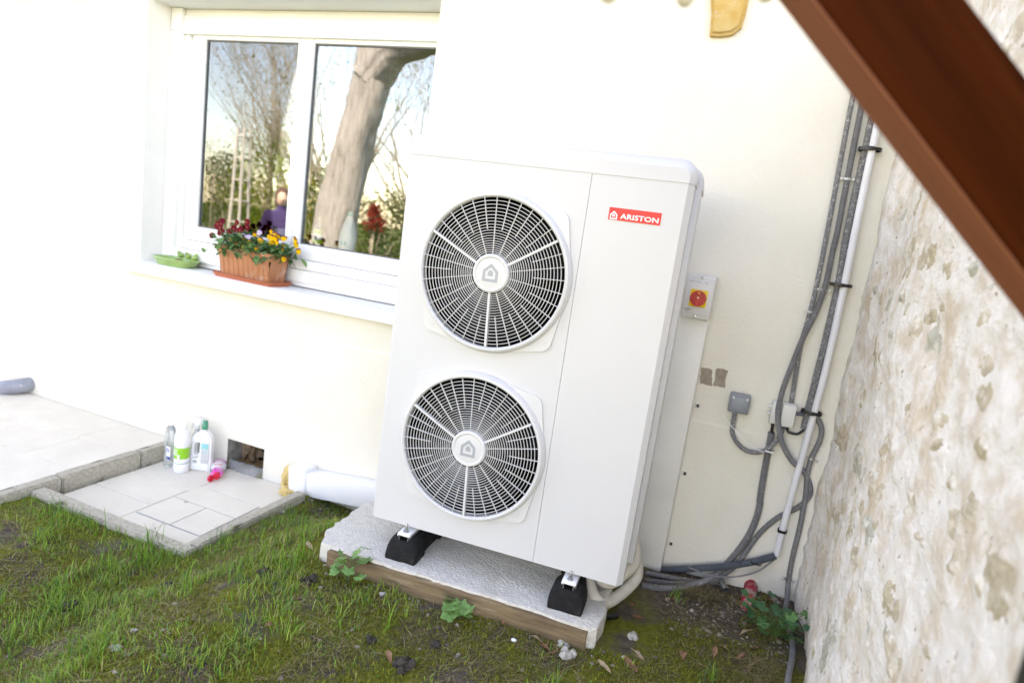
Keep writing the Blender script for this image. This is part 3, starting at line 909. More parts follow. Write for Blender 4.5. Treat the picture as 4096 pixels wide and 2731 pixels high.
cap("top_cap", [(HF + 0.001, 1.727, 0.030, zb, -0.002), (HF + 0.012, 1.744, 0.040, zb, 0.008), (HF + 0.022, 1.756, 0.052, zb, 0.022), (HF + 0.024, 1.760, 0.055, zb, 0.035), (HF + 0.024, 1.760, 0.055, zb, 0.132)])
cap("rear_cap", [(HW + 0.022, 1.752, 0.056, zb - 0.004, 0.134), (HW + 0.024, 1.756, 0.058, zb - 0.004, 0.142), (HW + 0.024, 1.754, 0.058, zb - 0.004, 0.362)])
# inside of the fan chamber
mb = MB()
mb.box((-HF + 0.01, 0.118, ZB + 0.02), (XS - 0.02, 0.128, ZS - 0.02))
for cx, cz in FANS:
    mb.lathe([(0.274, 0.0), (0.274, 0.115)], 64, mtx=Matrix.Translation((cx, 0.003, cz)) @ Matrix.Rotation(-PI / 2, 4, 'X'), cap0=False, cap1=False)
mb.build("fan_chamber", MT['dark'], hp)
# guards
def ring_tube(mb, cx, cz, prof, seg=96, mi=0):
    """closed profile of (radius, y) revolved about the Y axis through (cx, cz)"""
    m_ = len(prof)
    vs = []
    for k in range(seg):
        th = 2 * PI * k / seg
        for (r, y) in prof:
            vs.append((cx + r * math.cos(th), y, cz + r * math.sin(th)))
    fs = []
    for k in range(seg):
        k2 = (k + 1) % seg
        for j in range(m_):
            j2 = (j + 1) % m_
            fs.append((k * m_ + j, k * m_ + j2, k2 * m_ + j2, k2 * m_ + j))
    mb.add(vs, fs, mi)
def house_emblem(mb, cx, cz, s, y, mi=0, rim=0.17):
    out = [(-0.47, -0.5), (0.47, -0.5), (0.47, 0.13), (0, 0.56), (-0.47, 0.13)]
    k = 1 - 2 * rim
    inn = [(-0.47 + rim, -0.5 + rim), (0.47 - rim, -0.5 + rim), (0.47 - rim, 0.13 - rim * 0.45), (0, 0.56 - rim * 1.35), (-0.47 + rim, 0.13 - rim * 0.45)]
    vs = [(cx + p[0] * s, y, cz + p[1] * s) for p in out] + [(cx + p[0] * s, y, cz + p[1] * s) for p in inn]
    mb.add(vs, [(i, (i + 1) % 5, 5 + (i + 1) % 5, 5 + i) for i in range(5)], mi)
    sm = [(-0.165, -0.17), (0.165, -0.17), (0.165, 0.06), (0, 0.21), (-0.165, 0.06)]
    mb.add([(cx + p[0] * s, y, cz + p[1] * s) for p in sm], [(0, 1, 2, 3, 4)], mi)
for cx, cz in FANS:
    mb = MB()
    # rounded-square mounting plate with the opening
    bm = bmesh.new()
    hs, rc = 0.249, 0.042
    outl = []
    for q, (sx, sz) in enumerate(((1, 1), (-1, 1), (-1, -1), (1, -1))):
        for k in range(7):
            th = q * PI / 2 + (PI / 2) * k / 6
            outl.append((sx * (hs - rc) + rc * math.cos(th), sz * (hs - rc) + rc * math.sin(th)))
    rim_o = 0.2885
    R96 = [(rim_o * 0.985 * math.cos(2 * PI * k / 96), rim_o * 0.985 * math.sin(2 * PI * k / 96)) for k in range(96)]
    # plate corners only show outside the ring: four lobes
    for q in range(4):
        th0 = q * PI / 2 + PI / 4
        lob = []
        for k in range(15):
            a = th0 - 0.62 + 1.24 * k / 14
            lob.append((0.275 * math.cos(a), 0.275 * math.sin(a)))
        outer = []
        sx, sz = math.copysign(1, math.cos(th0)), math.copysign(1, math.sin(th0))
        cxx, czz = sx * (hs - rc), sz * (hs - rc)
        arc = [(cxx + rc * math.cos(th0 - PI / 4 + (PI / 2) * k / 8), czz + rc * math.sin(th0 - PI / 4 + (PI / 2) * k / 8)) for k in range(9)]
        a0, a1 = th0 - 0.62, th0 + 0.62
        poly = lob + [(0.285 * math.cos(a1), 0.285 * math.sin(a1))] + list(reversed(arc)) + [(0.285 * math.cos(a0), 0.285 * math.sin(a0))]
        mb.prism([(cx + p[0], -0.0085, cz + p[1]) for p in poly], (0, 0.0083, 0))
    bm.free()
    # raised rim
    ring_tube(mb, cx, cz, [(0.2668, -0.010), (0.2660, -0.022), (0.268, -0.029), (0.273, -0.033), (0.279, -0.031), (0.284, -0.022), (0.288, -0.012), (0.2905, -0.0005), (0.2905, 0.0025)], 128)
    gu = mb.build("fan_guard", MT['grille'], hp, smooth=40)
    mb = MB()
    nr = 19
    for k in range(nr):
        t_ = k / (nr - 1)
        r = 0.0765 + (0.2545 - 0.0765) * (0.70 * t_ + 0.30 * t_ * t_)
        dome = -0.027 - 0.004 * math.cos(k / (nr - 1) * PI / 2)
        ring_tube(mb, cx, cz, [(r - 0.0009, dome), (r + 0.0009, dome), (r + 0.0010, dome + 0.0045), (r - 0.0010, dome + 0.0045)], 96)
    mb.build("grille_rings", MT['grille'], gu, smooth=40)['kind'] = 'stuff'
    mb = MB()
    for k in range(36):
        th = math.radians(3 + 10 * k)
        thick = k in (3, 15, 27)
        r0 = 0.066 if (k % 2 or thick) else 0.156
        w = 0.0040 if thick else 0.0010
        e, p = Vector((math.cos(th), 0, math.sin(th))), Vector((-math.sin(th), 0, math.cos(th)))
        c0 = Vector((cx, 0, cz))
        y0, y1 = (-0.0300, -0.0235) if not thick else (-0.0325, -0.018)
        a, b2 = c0 + e * r0, c0 + e * 0.2665
        vs = []
        for q in (a, b2):
            for (s_, yy) in ((-1, y0), (1, y0), (1, y1), (-1, y1)):
                v = q + p * (w * s_)
                vs.append((v.x, yy, v.z))
        mb.add(vs, [(0, 1, 2, 3), (7, 6, 5, 4), (0, 4, 5, 1), (1, 5, 6, 2), (2, 6, 7, 3), (3, 7, 4, 0)])
    mb.build("grille_spokes", MT['grille'], gu, smooth=None)['kind'] = 'stuff'
    mb = MB()
    ring_tube(mb, cx, cz, [(0.0, -0.0355), (0.050, -0.0355), (0.0545, -0.0345), (0.0565, -0.037), (0.061, -0.0385), (0.066, -0.0365), (0.0705, -0.028), (0.0705, -0.010), (0.0, -0.010)], 64)
    mb.build("hub_cap", MT['grille'], gu, smooth=35)
    mb = MB()
    house_emblem(mb, cx, cz + 0.001, 0.062, -0.0361)
    mb.build("house_emblem", MT['emblem_grey'], gu, smooth=None)
    for sx in (-1, 1):
        for sz in (-1, 1):
            mb = MB()
            px, pz = cx + sx * 0.2155, cz + sz * 0.2165
            ring_tube(mb, px, pz, [(0.0092, -0.0094), (0.0106, -0.0094), (0.0106, -0.0082), (0.0092, -0.0082)], 24, 1)
            ring_tube(mb, px, pz, [(0.0, -0.0092), (0.0088, -0.0092), (0.0088, -0.0084), (0.0, -0.0084)], 24, 0)
            mb.build("screw_cap", [MT['grille'], MT['switch_grey']], gu, smooth=None)
    # fan behind the guard
    mb = MB()
    ring_tube(mb, cx, cz, [(0.0, 0.03), (0.06, 0.03), (0.065, 0.04), (0.065, 0.09), (0.0, 0.09)], 32)
    fan = mb.build("fan", MT['blade'], hp)
    for kbl in range(3):
        vs, fs = [], []
        for i in range(7):
            r = 0.06 + 0.19 * i / 6
            for j in range(7):
                t = j / 6
                ang = kbl * 2 * PI / 3 + 0.5 + (t - 0.5) * (1.25 + 0.15 * i / 6) + 0.25 * i / 6
                vs.append((cx + r * math.cos(ang), 0.028 + 0.055 * t, cz + r * math.sin(ang)))
        for i in range(6):
            for j in range(6):
                fs.append((i * 7 + j, i * 7 + j + 1, (i + 1) * 7 + j + 1, (i + 1) * 7 + j))
        MB().add(vs, fs).build("blade", MT['blade'], fan, smooth=180)
# badge
mb = MB()
bx0, bx1, bz0, bz1 = -0.3365 - UC, -0.1635 - UC, 1.5378, 1.5785
mb.box((bx0, -0.0022, bz0), (bx1, 0.0, bz1))
badge = mb.build("badge", MT['logo_red'], hp, smooth=None)
mb = MB()
house_emblem(mb, bx0 + 0.0175, bz0 + 0.0150, 0.0262, -0.0028, rim=0.16)
mb.build("house_emblem", MT['logo_white'], badge, smooth=None)
text_obj("lettering", "ARISTON", 0.1270, 0.0172, (bx0 + 0.0395, -0.0022, bz0 + 0.0062), (1, 0, 0), (0, 0, 1), MT['logo_white'], badge, bold=0.022)

# rubber supports under the heat pump
def support(u0, label):
    t = thing("rubber_support", label, "support", uw(u0, 2.13, 0.123), DU, "rubber feet under the heat pump")
    mb = MB()
    L0, L1 = -0.045, 0.40
    prof = [(-0.066, 0.0), (-0.067, 0.012), (-0.067, 0.032), (-0.0645, 0.052), (-0.059, 0.070), (-0.050, 0.084), (-0.036, 0.094), (0.036, 0.094), (0.050, 0.084), (0.059, 0.070), (0.0645, 0.052), (0.067, 0.032), (0.067, 0.012), (0.066, 0.0)]
    secs = [(L0 - 0.004, 0.93, 0.22), (L0 + 0.000, 0.96, 0.45), (L0 + 0.006, 0.98, 0.70), (L0 + 0.016, 1.0, 0.90), (L0 + 0.030, 1.0, 1.0), (L0 + 0.09, 1.0, 1.0), (L0 + 0.10, 0.80, 0.90), (L0 + 0.24, 0.80, 0.90), (L0 + 0.25, 1, 1), (L1, 1, 1)]
    m_ = len(prof)
    vs = [(p[0] * s, y, p[1] * h) for (y, s, h) in secs for p in prof]
    fs = [(j * m_ + k, j * m_ + k + 1, (j + 1) * m_ + k + 1, (j + 1) * m_ + k) for j in range(len(secs) - 1) for k in range(m_ - 1)]
    fs += [tuple(range(m_)), tuple((len(secs) - 1) * m_ + k for k in range(m_))]
    fs += [(j * m_, (j + 1) * m_, (j + 1) * m_ + m_ - 1, j * m_ + m_ - 1) for j in range(len(secs) - 1)]
    mb.add(vs, fs).build("rubber_block", MT['rubber'], t, smooth=50)
    mb = MB()
    mb.box((-0.027, L0 + 0.012, 0.100), (0.027, 0.38, 0.112), bev=0.004)
    mb.box((-0.027, L0 + 0.014, 0.098), (-0.023, 0.38, 0.104))
    mb.build("rail_cover", MT['pvc_white'], t)
    mb = MB()
    mb.box((-0.020, L0 + 0.015, 0.074), (-0.017, 0.38, 0.0985))
    mb.box((0.017, L0 + 0.015, 0.074), (0.020, 0.38, 0.0985))
    mb.box((-0.028, L0 + 0.015, 0.094), (-0.0202, 0.38, 0.0975))
    mb.box((0.0202, L0 + 0.015, 0.094), (0.028, 0.38, 0.0975))
    mb.box((-0.0168, L0 + 0.016, 0.074), (0.0168, 0.38, 0.077))
    mb.build("rail", MT['steel'], t, smooth=None)
    mb = MB()
    mb.box((-0.016, L0 + 0.0145, 0.0775), (0.016, L0 + 0.10, 0.093), bev=0.001)
    mb.build("rail_gap", MT['dark'], t)
    mb = MB()
    mb.lathe([(0.0115, 0.1125), (0.0115, 0.1145)], 18, mtx=Matrix.Translation((0, -0.012, 0)))
    mb.lathe([(0.0085, 0.1147), (0.0085, 0.1215)], 6, mtx=Matrix.Translation((0, -0.012, 0)))
    mb.lathe([(0.0046, 0.1217), (0.0046, 0.143), (0.0035, 0.145)], 12, mtx=Matrix.Translation((0, -0.012, 0)))
    mb.build("bolt", MT['steel'], t, smooth=30)
    return t
support(-0.933, "black rubber foot under the heat pump's left end, by the lower fan")
support(-0.262, "black rubber foot under the heat pump's right end, by the cream pipes")

# concrete slab and its form board
def slab_mesh():
    bm = bmesh.new()
    outl = [(-1.270, 2.050), (-1.16, 2.045), (-1.0, 2.042), (-0.7, 2.040), (-0.4, 2.040), (-0.16, 2.036), (-0.128, 2.050), (-0.122, 2.12), (-0.122, 2.3), (-0.115, 2.62), (-1.24, 2.66), (-1.275, 2.52), (-1.312, 2.44), (-1.300, 2.33), (-1.310, 2.2)]
    pts = []
    for k in range(len(outl)):
        a, c = Vector(outl[k]), Vector(outl[(k + 1) % len(outl)])
        m_ = max(1, int((c - a).length / 0.02))
        for t in range(m_):
            p = a.lerp(c, t / m_)
            w = mnoise.noise(Vector((p.x * 14, p.y * 14, 3.3))) * 0.009 + mnoise.noise(Vector((p.x * 55, p.y * 55, 1.3))) * 0.006
            left = 2.2 if p.x < -1.2 else 1.0
            pts.append(Vector((p.x + w * left, p.y + w, 0)))
    c = Vector((-0.75, 2.33, 0))
    rings = [(1.0, -0.09), (1.0, -0.03), (1.0, -0.004), (0.996, 0.0)]
    loops = []
    for s, z in rings:
        lp = []
        for p in pts:
            q = p if s == 1.0 else c + (p - c) * s
            lp.append(bm.verts.new((q.x + 0.003 * mnoise.noise(Vector((p.x * 40, p.y * 40, z * 90))), q.y + 0.003 * mnoise.noise(Vector((p.x * 40 + 9, p.y * 40, z * 90))), 0.123 + z + 0.003 * mnoise.noise(Vector((p.x * 30, p.y * 30, 7))))))
        loops.append(lp)
    n_ = len(pts)
    for j in range(len(loops) - 1):
        for k in range(n_):
            bm.faces.new((loops[j][k], loops[j][(k + 1) % n_], loops[j + 1][(k + 1) % n_], loops[j + 1][k]))
    # inner surface as grid of shrinking rings
    prev = loops[-1]
    for s in (0.97, 0.94, 0.91, 0.88, 0.84, 0.80, 0.75, 0.70, 0.64, 0.57, 0.5, 0.4, 0.3, 0.2, 0.1):
        lp = []
        for p in pts:
            q = c + (p - c) * s
            lp.append(bm.verts.new((q.x, q.y, 0.123 + 0.0035 * mnoise.fractal(Vector((q.x * 14, q.y * 14, 2)), 1.0, 2.0, 6))))
        for k in range(n_):
            bm.faces.new((prev[k], prev[(k + 1) % n_], lp[(k + 1) % n_], lp[k]))
        prev = lp
    bm.faces.new(prev)
    bm.verts.index_update()
    mb = MB().add([v.co.copy() for v in bm.verts], [tuple(v.index for v in f.verts) for f in bm.faces])
    bm.free()
    # slab coordinates follow the unit's axes
    return mb
def rot_slab(mb):
    mb.v = [tuple(uw(p[0], p[1], p[2])) for p in mb.v]
    return mb
sl = rot_slab(slab_mesh()).build("concrete_slab", MT['concrete_white'], smooth=30)
tag(sl, "rough white concrete slab under the heat pump", "slab")
bm = bmesh.new()
bmesh.ops.create_cube(bm, size=1)
for v in bm.verts:
    v.co = Vector((-0.690 + v.co.x * 1.06, 2.034 + v.co.y * 0.024, 0.066 + v.co.z * 0.092))
bmesh.ops.bevel(bm, geom=bm.edges[:], offset=0.003, segments=1, affect='EDGES')
bmesh.ops.subdivide_edges(bm, edges=[e for e in bm.edges if e.calc_length() > 0.06], cuts=30, use_grid_fill=True)
for v in bm.verts:
    v.co += Vector(mnoise.noise_vector(Vector((v.co.x * 9, v.co.y * 40, v.co.z * 40)))) * 0.003
bm.verts.index_update()
mb = rot_slab(MB().add([v.co.copy() for v in bm.verts], [tuple(v.index for v in f.verts) for f in bm.faces]))
bm.free()
tag(mb.build("form_board", MT['board'], smooth=50), "weathered brown wooden board along the front edge of the concrete slab", "board")

# cream insulated pipes and a black hose bending out under the right end
def pipe_thing(name, pts, r, m, label, cat, step=0.01, n=14, corr=0.0):
    P = smooth_path(pts, step)
    rf = (lambda i, rr: rr * (1 - corr * (i % 2))) if corr else None
    return tag(MB().tube(P, r, n, radf=rf).build(name, m, smooth=60 if not corr else None), label, cat)
pipe_thing("insulated_pipe", [(-0.36, 2.30, 0.27), (-0.345, 2.29, 0.21), (-0.31, 2.29, 0.165), (-0.27, 2.32, 0.15), (-0.235, 2.39, 0.165), (-0.21, 2.45, 0.185), (-0.212, 2.49, 0.21), (-0.235, 2.53, 0.25), (-0.262, 2.57, 0.31), (-0.265, 2.60, 0.45)], 0.0235, MT['insul'], "cream insulated pipe, upper of the pair bending out under the heat pump", "pipe")
pipe_thing("insulated_pipe", [(-0.375, 2.275, 0.27), (-0.36, 2.25, 0.20), (-0.32, 2.23, 0.13), (-0.275, 2.25, 0.098), (-0.235, 2.33, 0.10), (-0.198, 2.42, 0.122), (-0.19, 2.47, 0.14), (-0.21, 2.54, 0.16), (-0.25, 2.62, 0.17)], 0.0235, MT['insul'], "cream insulated pipe, lower of the pair nearly touching the ground", "pipe")
pipe_thing("drain_hose", [uw(-0.27, 2.28, 0.26), uw(-0.262, 2.26, 0.19), uw(-0.225, 2.235, 0.115), uw(-0.17, 2.225, 0.075), uw(-0.12, 2.24, 0.06), uw(-0.08, 2.28, 0.05)], 0.012, MT['black_plastic'], "thin black hose behind the cream pipes under the heat pump", "hose")

# ------------------------------------------------------------------ duct, switch, boxes on the wall
mb = MB()
mb.box((-0.240, 2.725, 0.040), (-0.112, 2.799, 1.203), bev=0.010)
tag(mb.build("cable_duct", MT['trunking']), "pale vertical cable duct on the wall right of the heat pump", "cable duct")
sw = thing("isolator_switch", "grey wall switch with a red knob on a yellow plate, beside the heat pump", "switch", (-0.167, 2.70, 1.295))
mb = MB()
mb.box((-0.056, -0.028, -0.090), (0.056, 0.099, 0.090), bev=0.006)
mb.build("switch_box", MT['switch_grey'], sw)
MB().box((-0.055, -0.034, -0.072), (0.055, -0.0285, 0.073), bev=0.002).build("cover_plate", MT['switch_grey'], sw)
MB().box((-0.034, -0.040, -0.040), (0.034, -0.0345, 0.030), bev=0.002).build("yellow_plate", MT['yellow'], sw)
mb = MB()
ring_tube(mb, 0.0, -0.005, [(0.0, -0.046), (0.026, -0.046), (0.027, -0.056), (0.0315, -0.056), (0.0325, -0.054), (0.0325, -0.0405), (0.0, -0.0405)], 48)
mb.prism([(-0.0065, -0.064, -0.033), (0.0065, -0.064, -0.033), (0.0062, -0.064, 0.002), (0.0, -0.064, 0.010), (-0.0062, -0.064, 0.002)], (0, 0.0179, 0))
kn = mb.build("knob", MT['red'], sw, smooth=35)
mb = MB()
mb.lathe([(0.003, 0), (0.003, 0.0012)], 12, mtx=Matrix.Translation((0, -0.0642, -0.001)) @ Matrix.Rotation(PI / 2, 4, 'X'))
mb.build("knob_screw", MT['steel'], kn)
MB().box((-0.004, -0.0485, 0.014), (0.004, -0.0462, 0.021)).build("knob_window", MT['yellow'], kn, smooth=None)
for zc in (0.081, -0.081):
    mb = MB()
    mb.lathe([(0.006, 0), (0.006, 0.002), (0.004, 0.0026)], 16, mtx=Matrix.Translation((0.0, -0.0282, zc)) @ Matrix.Rotation(PI / 2, 4, 'X'))
    mb.build("screw", MT['steel'], sw)
yt = -0.0342
text_obj("lettering", "CLIMA concept", 0.050, 0.0052, (-0.050, yt, 0.058), (1, 0, 0), (0, 0, 1), MT['ink'], sw)
text_obj("lettering", "CE", 0.010, 0.0052, (0.016, yt, 0.058), (1, 0, 0), (0, 0, 1), MT['ink'], sw)
text_obj("lettering", "UNIVERSEL", 0.028, 0.0075, (-0.051, yt, -0.058), (1, 0, 0), (0, 0, 1), MT['ink'], sw)
text_obj("lettering", "IP65", 0.008, 0.004, (-0.041, yt, -0.065), (1, 0, 0), (0, 0, 1), MT['ink'], sw)

jb = thing("junction_box", "white plastic junction box with cable glands, conduits looping round it", "junction box", (0.245, 2.77, 0.868))
mb = MB()
mb.box((-0.046, -0.014, -0.050), (0.046, 0.028, 0.048), bev=0.005)
mb.build("box_body", MT['box_white'], jb)
MB().box((-0.006, -0.030, -0.048), (0.047, -0.0145, 0.046), bev=0.005).build("box_lid", MT['box_white'], jb)
MB().box((-0.045, -0.024, -0.046), (-0.012, -0.0145, 0.044), bev=0.005).build("box_lid", MT['box_white'], jb)
for z in (0.018, -0.012):
    mb = MB()
    mb.lathe([(0.010, 0), (0.009, 0.006), (0.004, 0.016)], 16, mtx=Matrix.Translation((-0.0455, 0.006, z)) @ Matrix.Rotation(-PI / 2, 4, 'Y'))
    mb.build("cable_gland", MT['box_white'], jb)
sb = thing("socket_box", "small grey square switch box on the cream wall, a conduit hanging from it", "switch box", (0.072, 2.775, 0.872))
MB().box((-0.042, -0.022, -0.042), (0.042, 0.024, 0.042), bev=0.007).build("box_body", MT['box_grey'], sb)
MB().box((-0.034, -0.029, -0.033), (0.034, -0.0225, 0.034), bev=0.004).build("box_lid", MT['box_grey'], sb)
for x in (-0.028, 0.028):
    MB().box((x - 0.004, -0.0305, 0.021), (x + 0.004, -0.0292, 0.031), bev=0.0005).build("lid_tab", MT['box_white'], sb)

# ------------------------------------------------------------------ conduits on the wall
def conduit(name, pts, y, r, m, label, corr=0.20, pitch=0.0062, extra=None, cat="conduit", n=10):
    P3 = [(p[0], (p[2] if len(p) > 2 else y), p[1]) for p in pts]
    if extra:
        P3 = P3 + extra
    P = smooth_path(P3, pitch / 2)
    rf = (lambda i, rr: rr * (1 - corr * (i % 2)))
    return tag(MB().tube(P, r, n, radf=rf).build(name, m, smooth=60), label, cat, None)
A = [(0.245, 2.6), (0.249, 2.124), (0.263, 1.649), (0.268, 1.383), (0.264, 1.268), (0.259, 1.15), (0.270, 0.915)]
Bc = [(0.281, 2.6), (0.287, 2.076), (0.298, 1.653), (0.298, 1.543), (0.299, 1.421), (0.285, 1.304, 2.77), (0.259, 1.194, 2.765), (0.237, 1.061, 2.75), (0.223, 0.959, 2.735), (0.227, 0.86, 2.733), (0.262, 0.757, 2.745), (0.318, 0.681, 2.76), (0.375, 0.639, 2.785), (0.410, 0.582, 2.787), (0.412, 0.536, 2.787), (0.382, 0.481, 2.787), (0.315, 0.414, 2.785), (0.26, 0.326, 2.785), (0.217, 0.216, 2.78), (0.190, 0.15, 2.775), (0.110, 0.075, 2.74), (-0.02, 0.055, 2.66), (-0.16, 0.050, 2.60)]
Cc = [(0.322, 2.6), (0.331, 2.03), (0.333, 1.657), (0.343, 1.438), (0.343, 1.2), (0.339, 0.986), (0.337, 0.821)]
Dp = [(0.345, 2.6), (0.351, 2.014), (0.357, 1.659), (0.363, 1.421), (0.365, 1.089), (0.359, 0.894), (0.348, 0.601), (0.341, 0.38), (0.339, 0.258)]
Ec = [(0.350, 0.905), (0.377, 0.878), (0.402, 0.836), (0.405, 0.781), (0.391, 0.71), (0.389, 0.631), (0.400, 0.544), (0.406, 0.407), (0.405, 0.265), (0.410, 0.147), (0.415, 0.085, 2.74)]
Eg = [(0.405, 2.66, 0.085), (0.408, 2.56, 0.078), (0.420, 2.44, 0.075), (0.412, 2.33, 0.075), (0.395, 2.22, 0.075), (0.375, 2.05, 0.072), (0.36, 1.85, 0.068), (0.36, 1.6, 0.06)]
Fc = [(0.062, 0.835), (0.063, 0.80), (0.065, 0.767), (0.071, 0.732), (0.104, 0.69), (0.146, 0.676, 2.768), (0.192, 0.688, 2.755), (0.224, 0.718, 2.755), (0.248, 0.758, 2.765), (0.262, 0.815)]
Gc = [(0.220, 0.776), (0.223, 0.696), (0.226, 0.588), (0.232, 0.476), (0.236, 0.449), (0.231, 0.365), (0.208, 0.268), (0.163, 0.162), (0.105, 0.085, 2.74)]
Gg = [(0.03, 2.66, 0.062), (-0.07, 2.58, 0.056), (-0.17, 2.54, 0.056)]
Hc = [(0.336, 0.258), (0.305, 0.236), (0.252, 0.201), (0.156, 0.150), (0.02, 0.092), (-0.10, 0.048), (-0.20, 0.03)]
conduit("conduit", A, 2.784, 0.0105, MT['conduit'], "thin paint spattered conduit, leftmost on the wall, entering the junction box")
conduit("conduit", Bc, 2.782, 0.0122, MT['conduit_clean'], "long grey conduit crossing in front of the junction box and looping behind the white pipe")
conduit("conduit", Cc, 2.778, 0.0150, MT['conduit'], "thick grey conduit strapped to the left side of the white pipe")
conduit("conduit", Ec, 2.783, 0.0112, MT['conduit_clean'], "grey conduit from behind the white pipe down the corner to the ground", corr=0.06, extra=Eg)
conduit("conduit", Fc, 2.783, 0.0112, MT['conduit'], "short grey conduit hanging in a loop from the small grey box")
conduit("conduit", Gc, 2.782, 0.0148, MT['conduit_clean'], "grey conduit curving from below the junction box to the soil", extra=Gg)
conduit("conduit", Hc, 2.755, 0.0165, MT['conduit_blue'], "blue grey corrugated conduit from the white pipe's foot to the cable duct", corr=0.2, pitch=0.006)
conduit("conduit", [(-0.17, 0.055, 2.66), (-0.05, 0.06, 2.68), (0.06, 0.058, 2.72), (0.13, 0.055, 2.77)], 2.7, 0.012, MT['conduit_clean'], "short conduit lying against the wall foot behind the others")
conduit("conduit", [(0.290, 0.878, 2.776), (0.310, 0.879, 2.778), (0.334, 0.881, 2.785)], 2.78, 0.0095, MT['conduit_blue'], "very short horizontal conduit joining the junction box to the white pipe")
tag(MB().tube(smooth_path([(0.272, 2.77, 0.822), (0.278, 2.768, 0.80), (0.291, 2.765, 0.795), (0.315, 2.765, 0.796), (0.333, 2.772, 0.812), (0.337, 2.778, 0.825)], 0.004), 0.0055, 10).build("cable", MT['black_plastic'], smooth=60), "short black cable from the junction box into the strapped conduit", "cable")
tag(MB().tube(smooth_path([(0.215, 2.772, 0.825), (0.218, 2.772, 0.80), (0.220, 2.778, 0.772)], 0.004), 0.006, 10).build("cable", MT['black_plastic'], smooth=60), "tiny black cable between the junction box and the conduit below it", "cable")
tag(MB().tube(smooth_path([(p[0], 2.762, p[1]) for p in Dp], 0.02), 0.0135, 16).build("downpipe", MT['pipe_white'], smooth=60), "straight white plastic pipe with black ties beside the corner", "pipe")
tag(MB().tube(smooth_path([(0.0, 2.74, 0.10), (0.1, 2.735, 0.095), (0.2, 2.735, 0.125), (0.28, 2.74, 0.175), (0.335, 2.755, 0.24)], 0.006), 0.004, 8).build("cable", MT['conduit_clean'], smooth=60), "thin grey cable sagging under the blue grey conduit", "cable")
tag(MB().tube(smooth_path([(0.022, 2.775, 0.80), (0.08, 2.752, 0.755), (0.15, 2.742, 0.71), (0.205, 2.74, 0.693)], 0.01), 0.0016, 6).build("cable_tie_tail", MT['pvc_white'], smooth=60), "long thin white cable tie tail across the wall", "cable tie")
def band(name, c, rx, ry, h, m, label, tilt=0.0, tail=True, cat="cable tie"):
    mb = MB()
    prof = [(1.0, -h / 2), (1.12, -h / 2), (1.12, h / 2), (1.0, h / 2)]
    vs, fs = [], []
    n_ = 28
    for k in range(n_):
        th = 2 * PI * k / n_
        cc, ss = math.cos(th), math.sin(th)
        ex = math.copysign(abs(cc) ** 0.7, cc)
        ey = math.copysign(abs(ss) ** 0.7, ss)
        for (s_, z) in prof:
            vs.append((ex * rx * s_, ey * ry * s_, z + tilt * ex * rx))
    for k in range(n_):
        for j in range(4):
            j2, k2 = (j + 1) % 4, (k + 1) % n_
            fs.append((k * 4 + j, k * 4 + j2, k2 * 4 + j2, k2 * 4 + j))
    mb.add(vs, fs)
    if tail:
        mb.box((-0.012, -ry * 1.12 - 0.006, -h * 0.6), (0.010, -ry * 1.0, h * 0.6), bev=0.001)
    o = mb.build(name, m, smooth=40, loc=c)
    return tag(o, label, cat)
band("cable_tie", (0.346, 2.772, 1.945), 0.036, 0.024, 0.012, MT['black_plastic'], "black cable tie round the white pipe, highest one under the wooden beam")
band("cable_tie", (0.352, 2.772, 1.424), 0.036, 0.024, 0.012, MT['black_plastic'], "black cable tie round the white pipe and conduit at mid height")
band("cable_tie", (0.350, 2.772, 0.897), 0.036, 0.024, 0.013, MT['black_plastic'], "black cable tie round the white pipe beside the junction box")
band("cable_tie", (0.3405, 2.762, 0.372), 0.0165, 0.0165, 0.012, MT['black_plastic'], "black cable tie round the white pipe near its lower end", tail=False)
band("cable_tie", (0.268, 2.745, 0.208), 0.0185, 0.0185, 0.004, MT['black_plastic'], "black cable tie at the right end of the blue grey conduit", tail=False)
band("cable_tie", (0.224, 2.766, 0.702), 0.019, 0.026, 0.005, MT['pvc_white'], "white cable tie holding two conduits together under the junction box", tail=False)
def clip(c, r, label, m='steel', ang=0.0):
    mb = MB()
    vs, fs = [], []
    n_ = 14
    for k in range(n_ + 1):
        th = PI * k / n_
        for (s_, z) in ((1.0, -0.004), (1.15, -0.004), (1.15, 0.004), (1.0, 0.004)):
            vs.append((math.cos(th) * r * s_, -math.sin(th) * r * s_, z))
    for k in range(n_):
        for j in range(4):
            j2 = (j + 1) % 4
            fs.append((k * 4 + j, k * 4 + j2, (k + 1) * 4 + j2, (k + 1) * 4 + j))
    mb.add(vs, fs)
    for s_ in (-1, 1):
        mb.lathe([(0.0055, -0.002), (0.0055, 0.004), (0.003, 0.006)], 12, mtx=Matrix.Translation((s_ * (r + 0.009), -0.004, 0)) @ Matrix.Rotation(PI / 2, 4, 'X'))
    o = mb.build("pipe_clip", MT[m], smooth=40, loc=c)
    o.rotation_euler = (0, ang, 0)
    return tag(o, label, "pipe clip", "metal clips on the conduits")
clip((0.3905, 2.785, 0.702), 0.0118, "steel clip on the corner conduit below the junction box", ang=0.2)
clip((0.4085, 2.785, 0.158), 0.0118, "steel clip on the corner conduit just above the ground")
clip((0.297, 2.785, 1.395), 0.0125, "paint covered clip on the long grey conduit at mid height", 'box_white')
clip((0.2655, 2.787, 1.30), 0.0110, "paint covered clip on the thin leftmost conduit", 'box_white')
clip((0.2925, 2.785, 1.83), 0.0125, "paint covered clip on the long grey conduit under the beam", 'box_white')
band("hose_clip", (0.372, 2.03, 0.072), 0.0125, 0.0125, 0.010, MT['steel'], "steel clip on the conduit lying beside the stone wall", tail=False, cat="pipe clip")

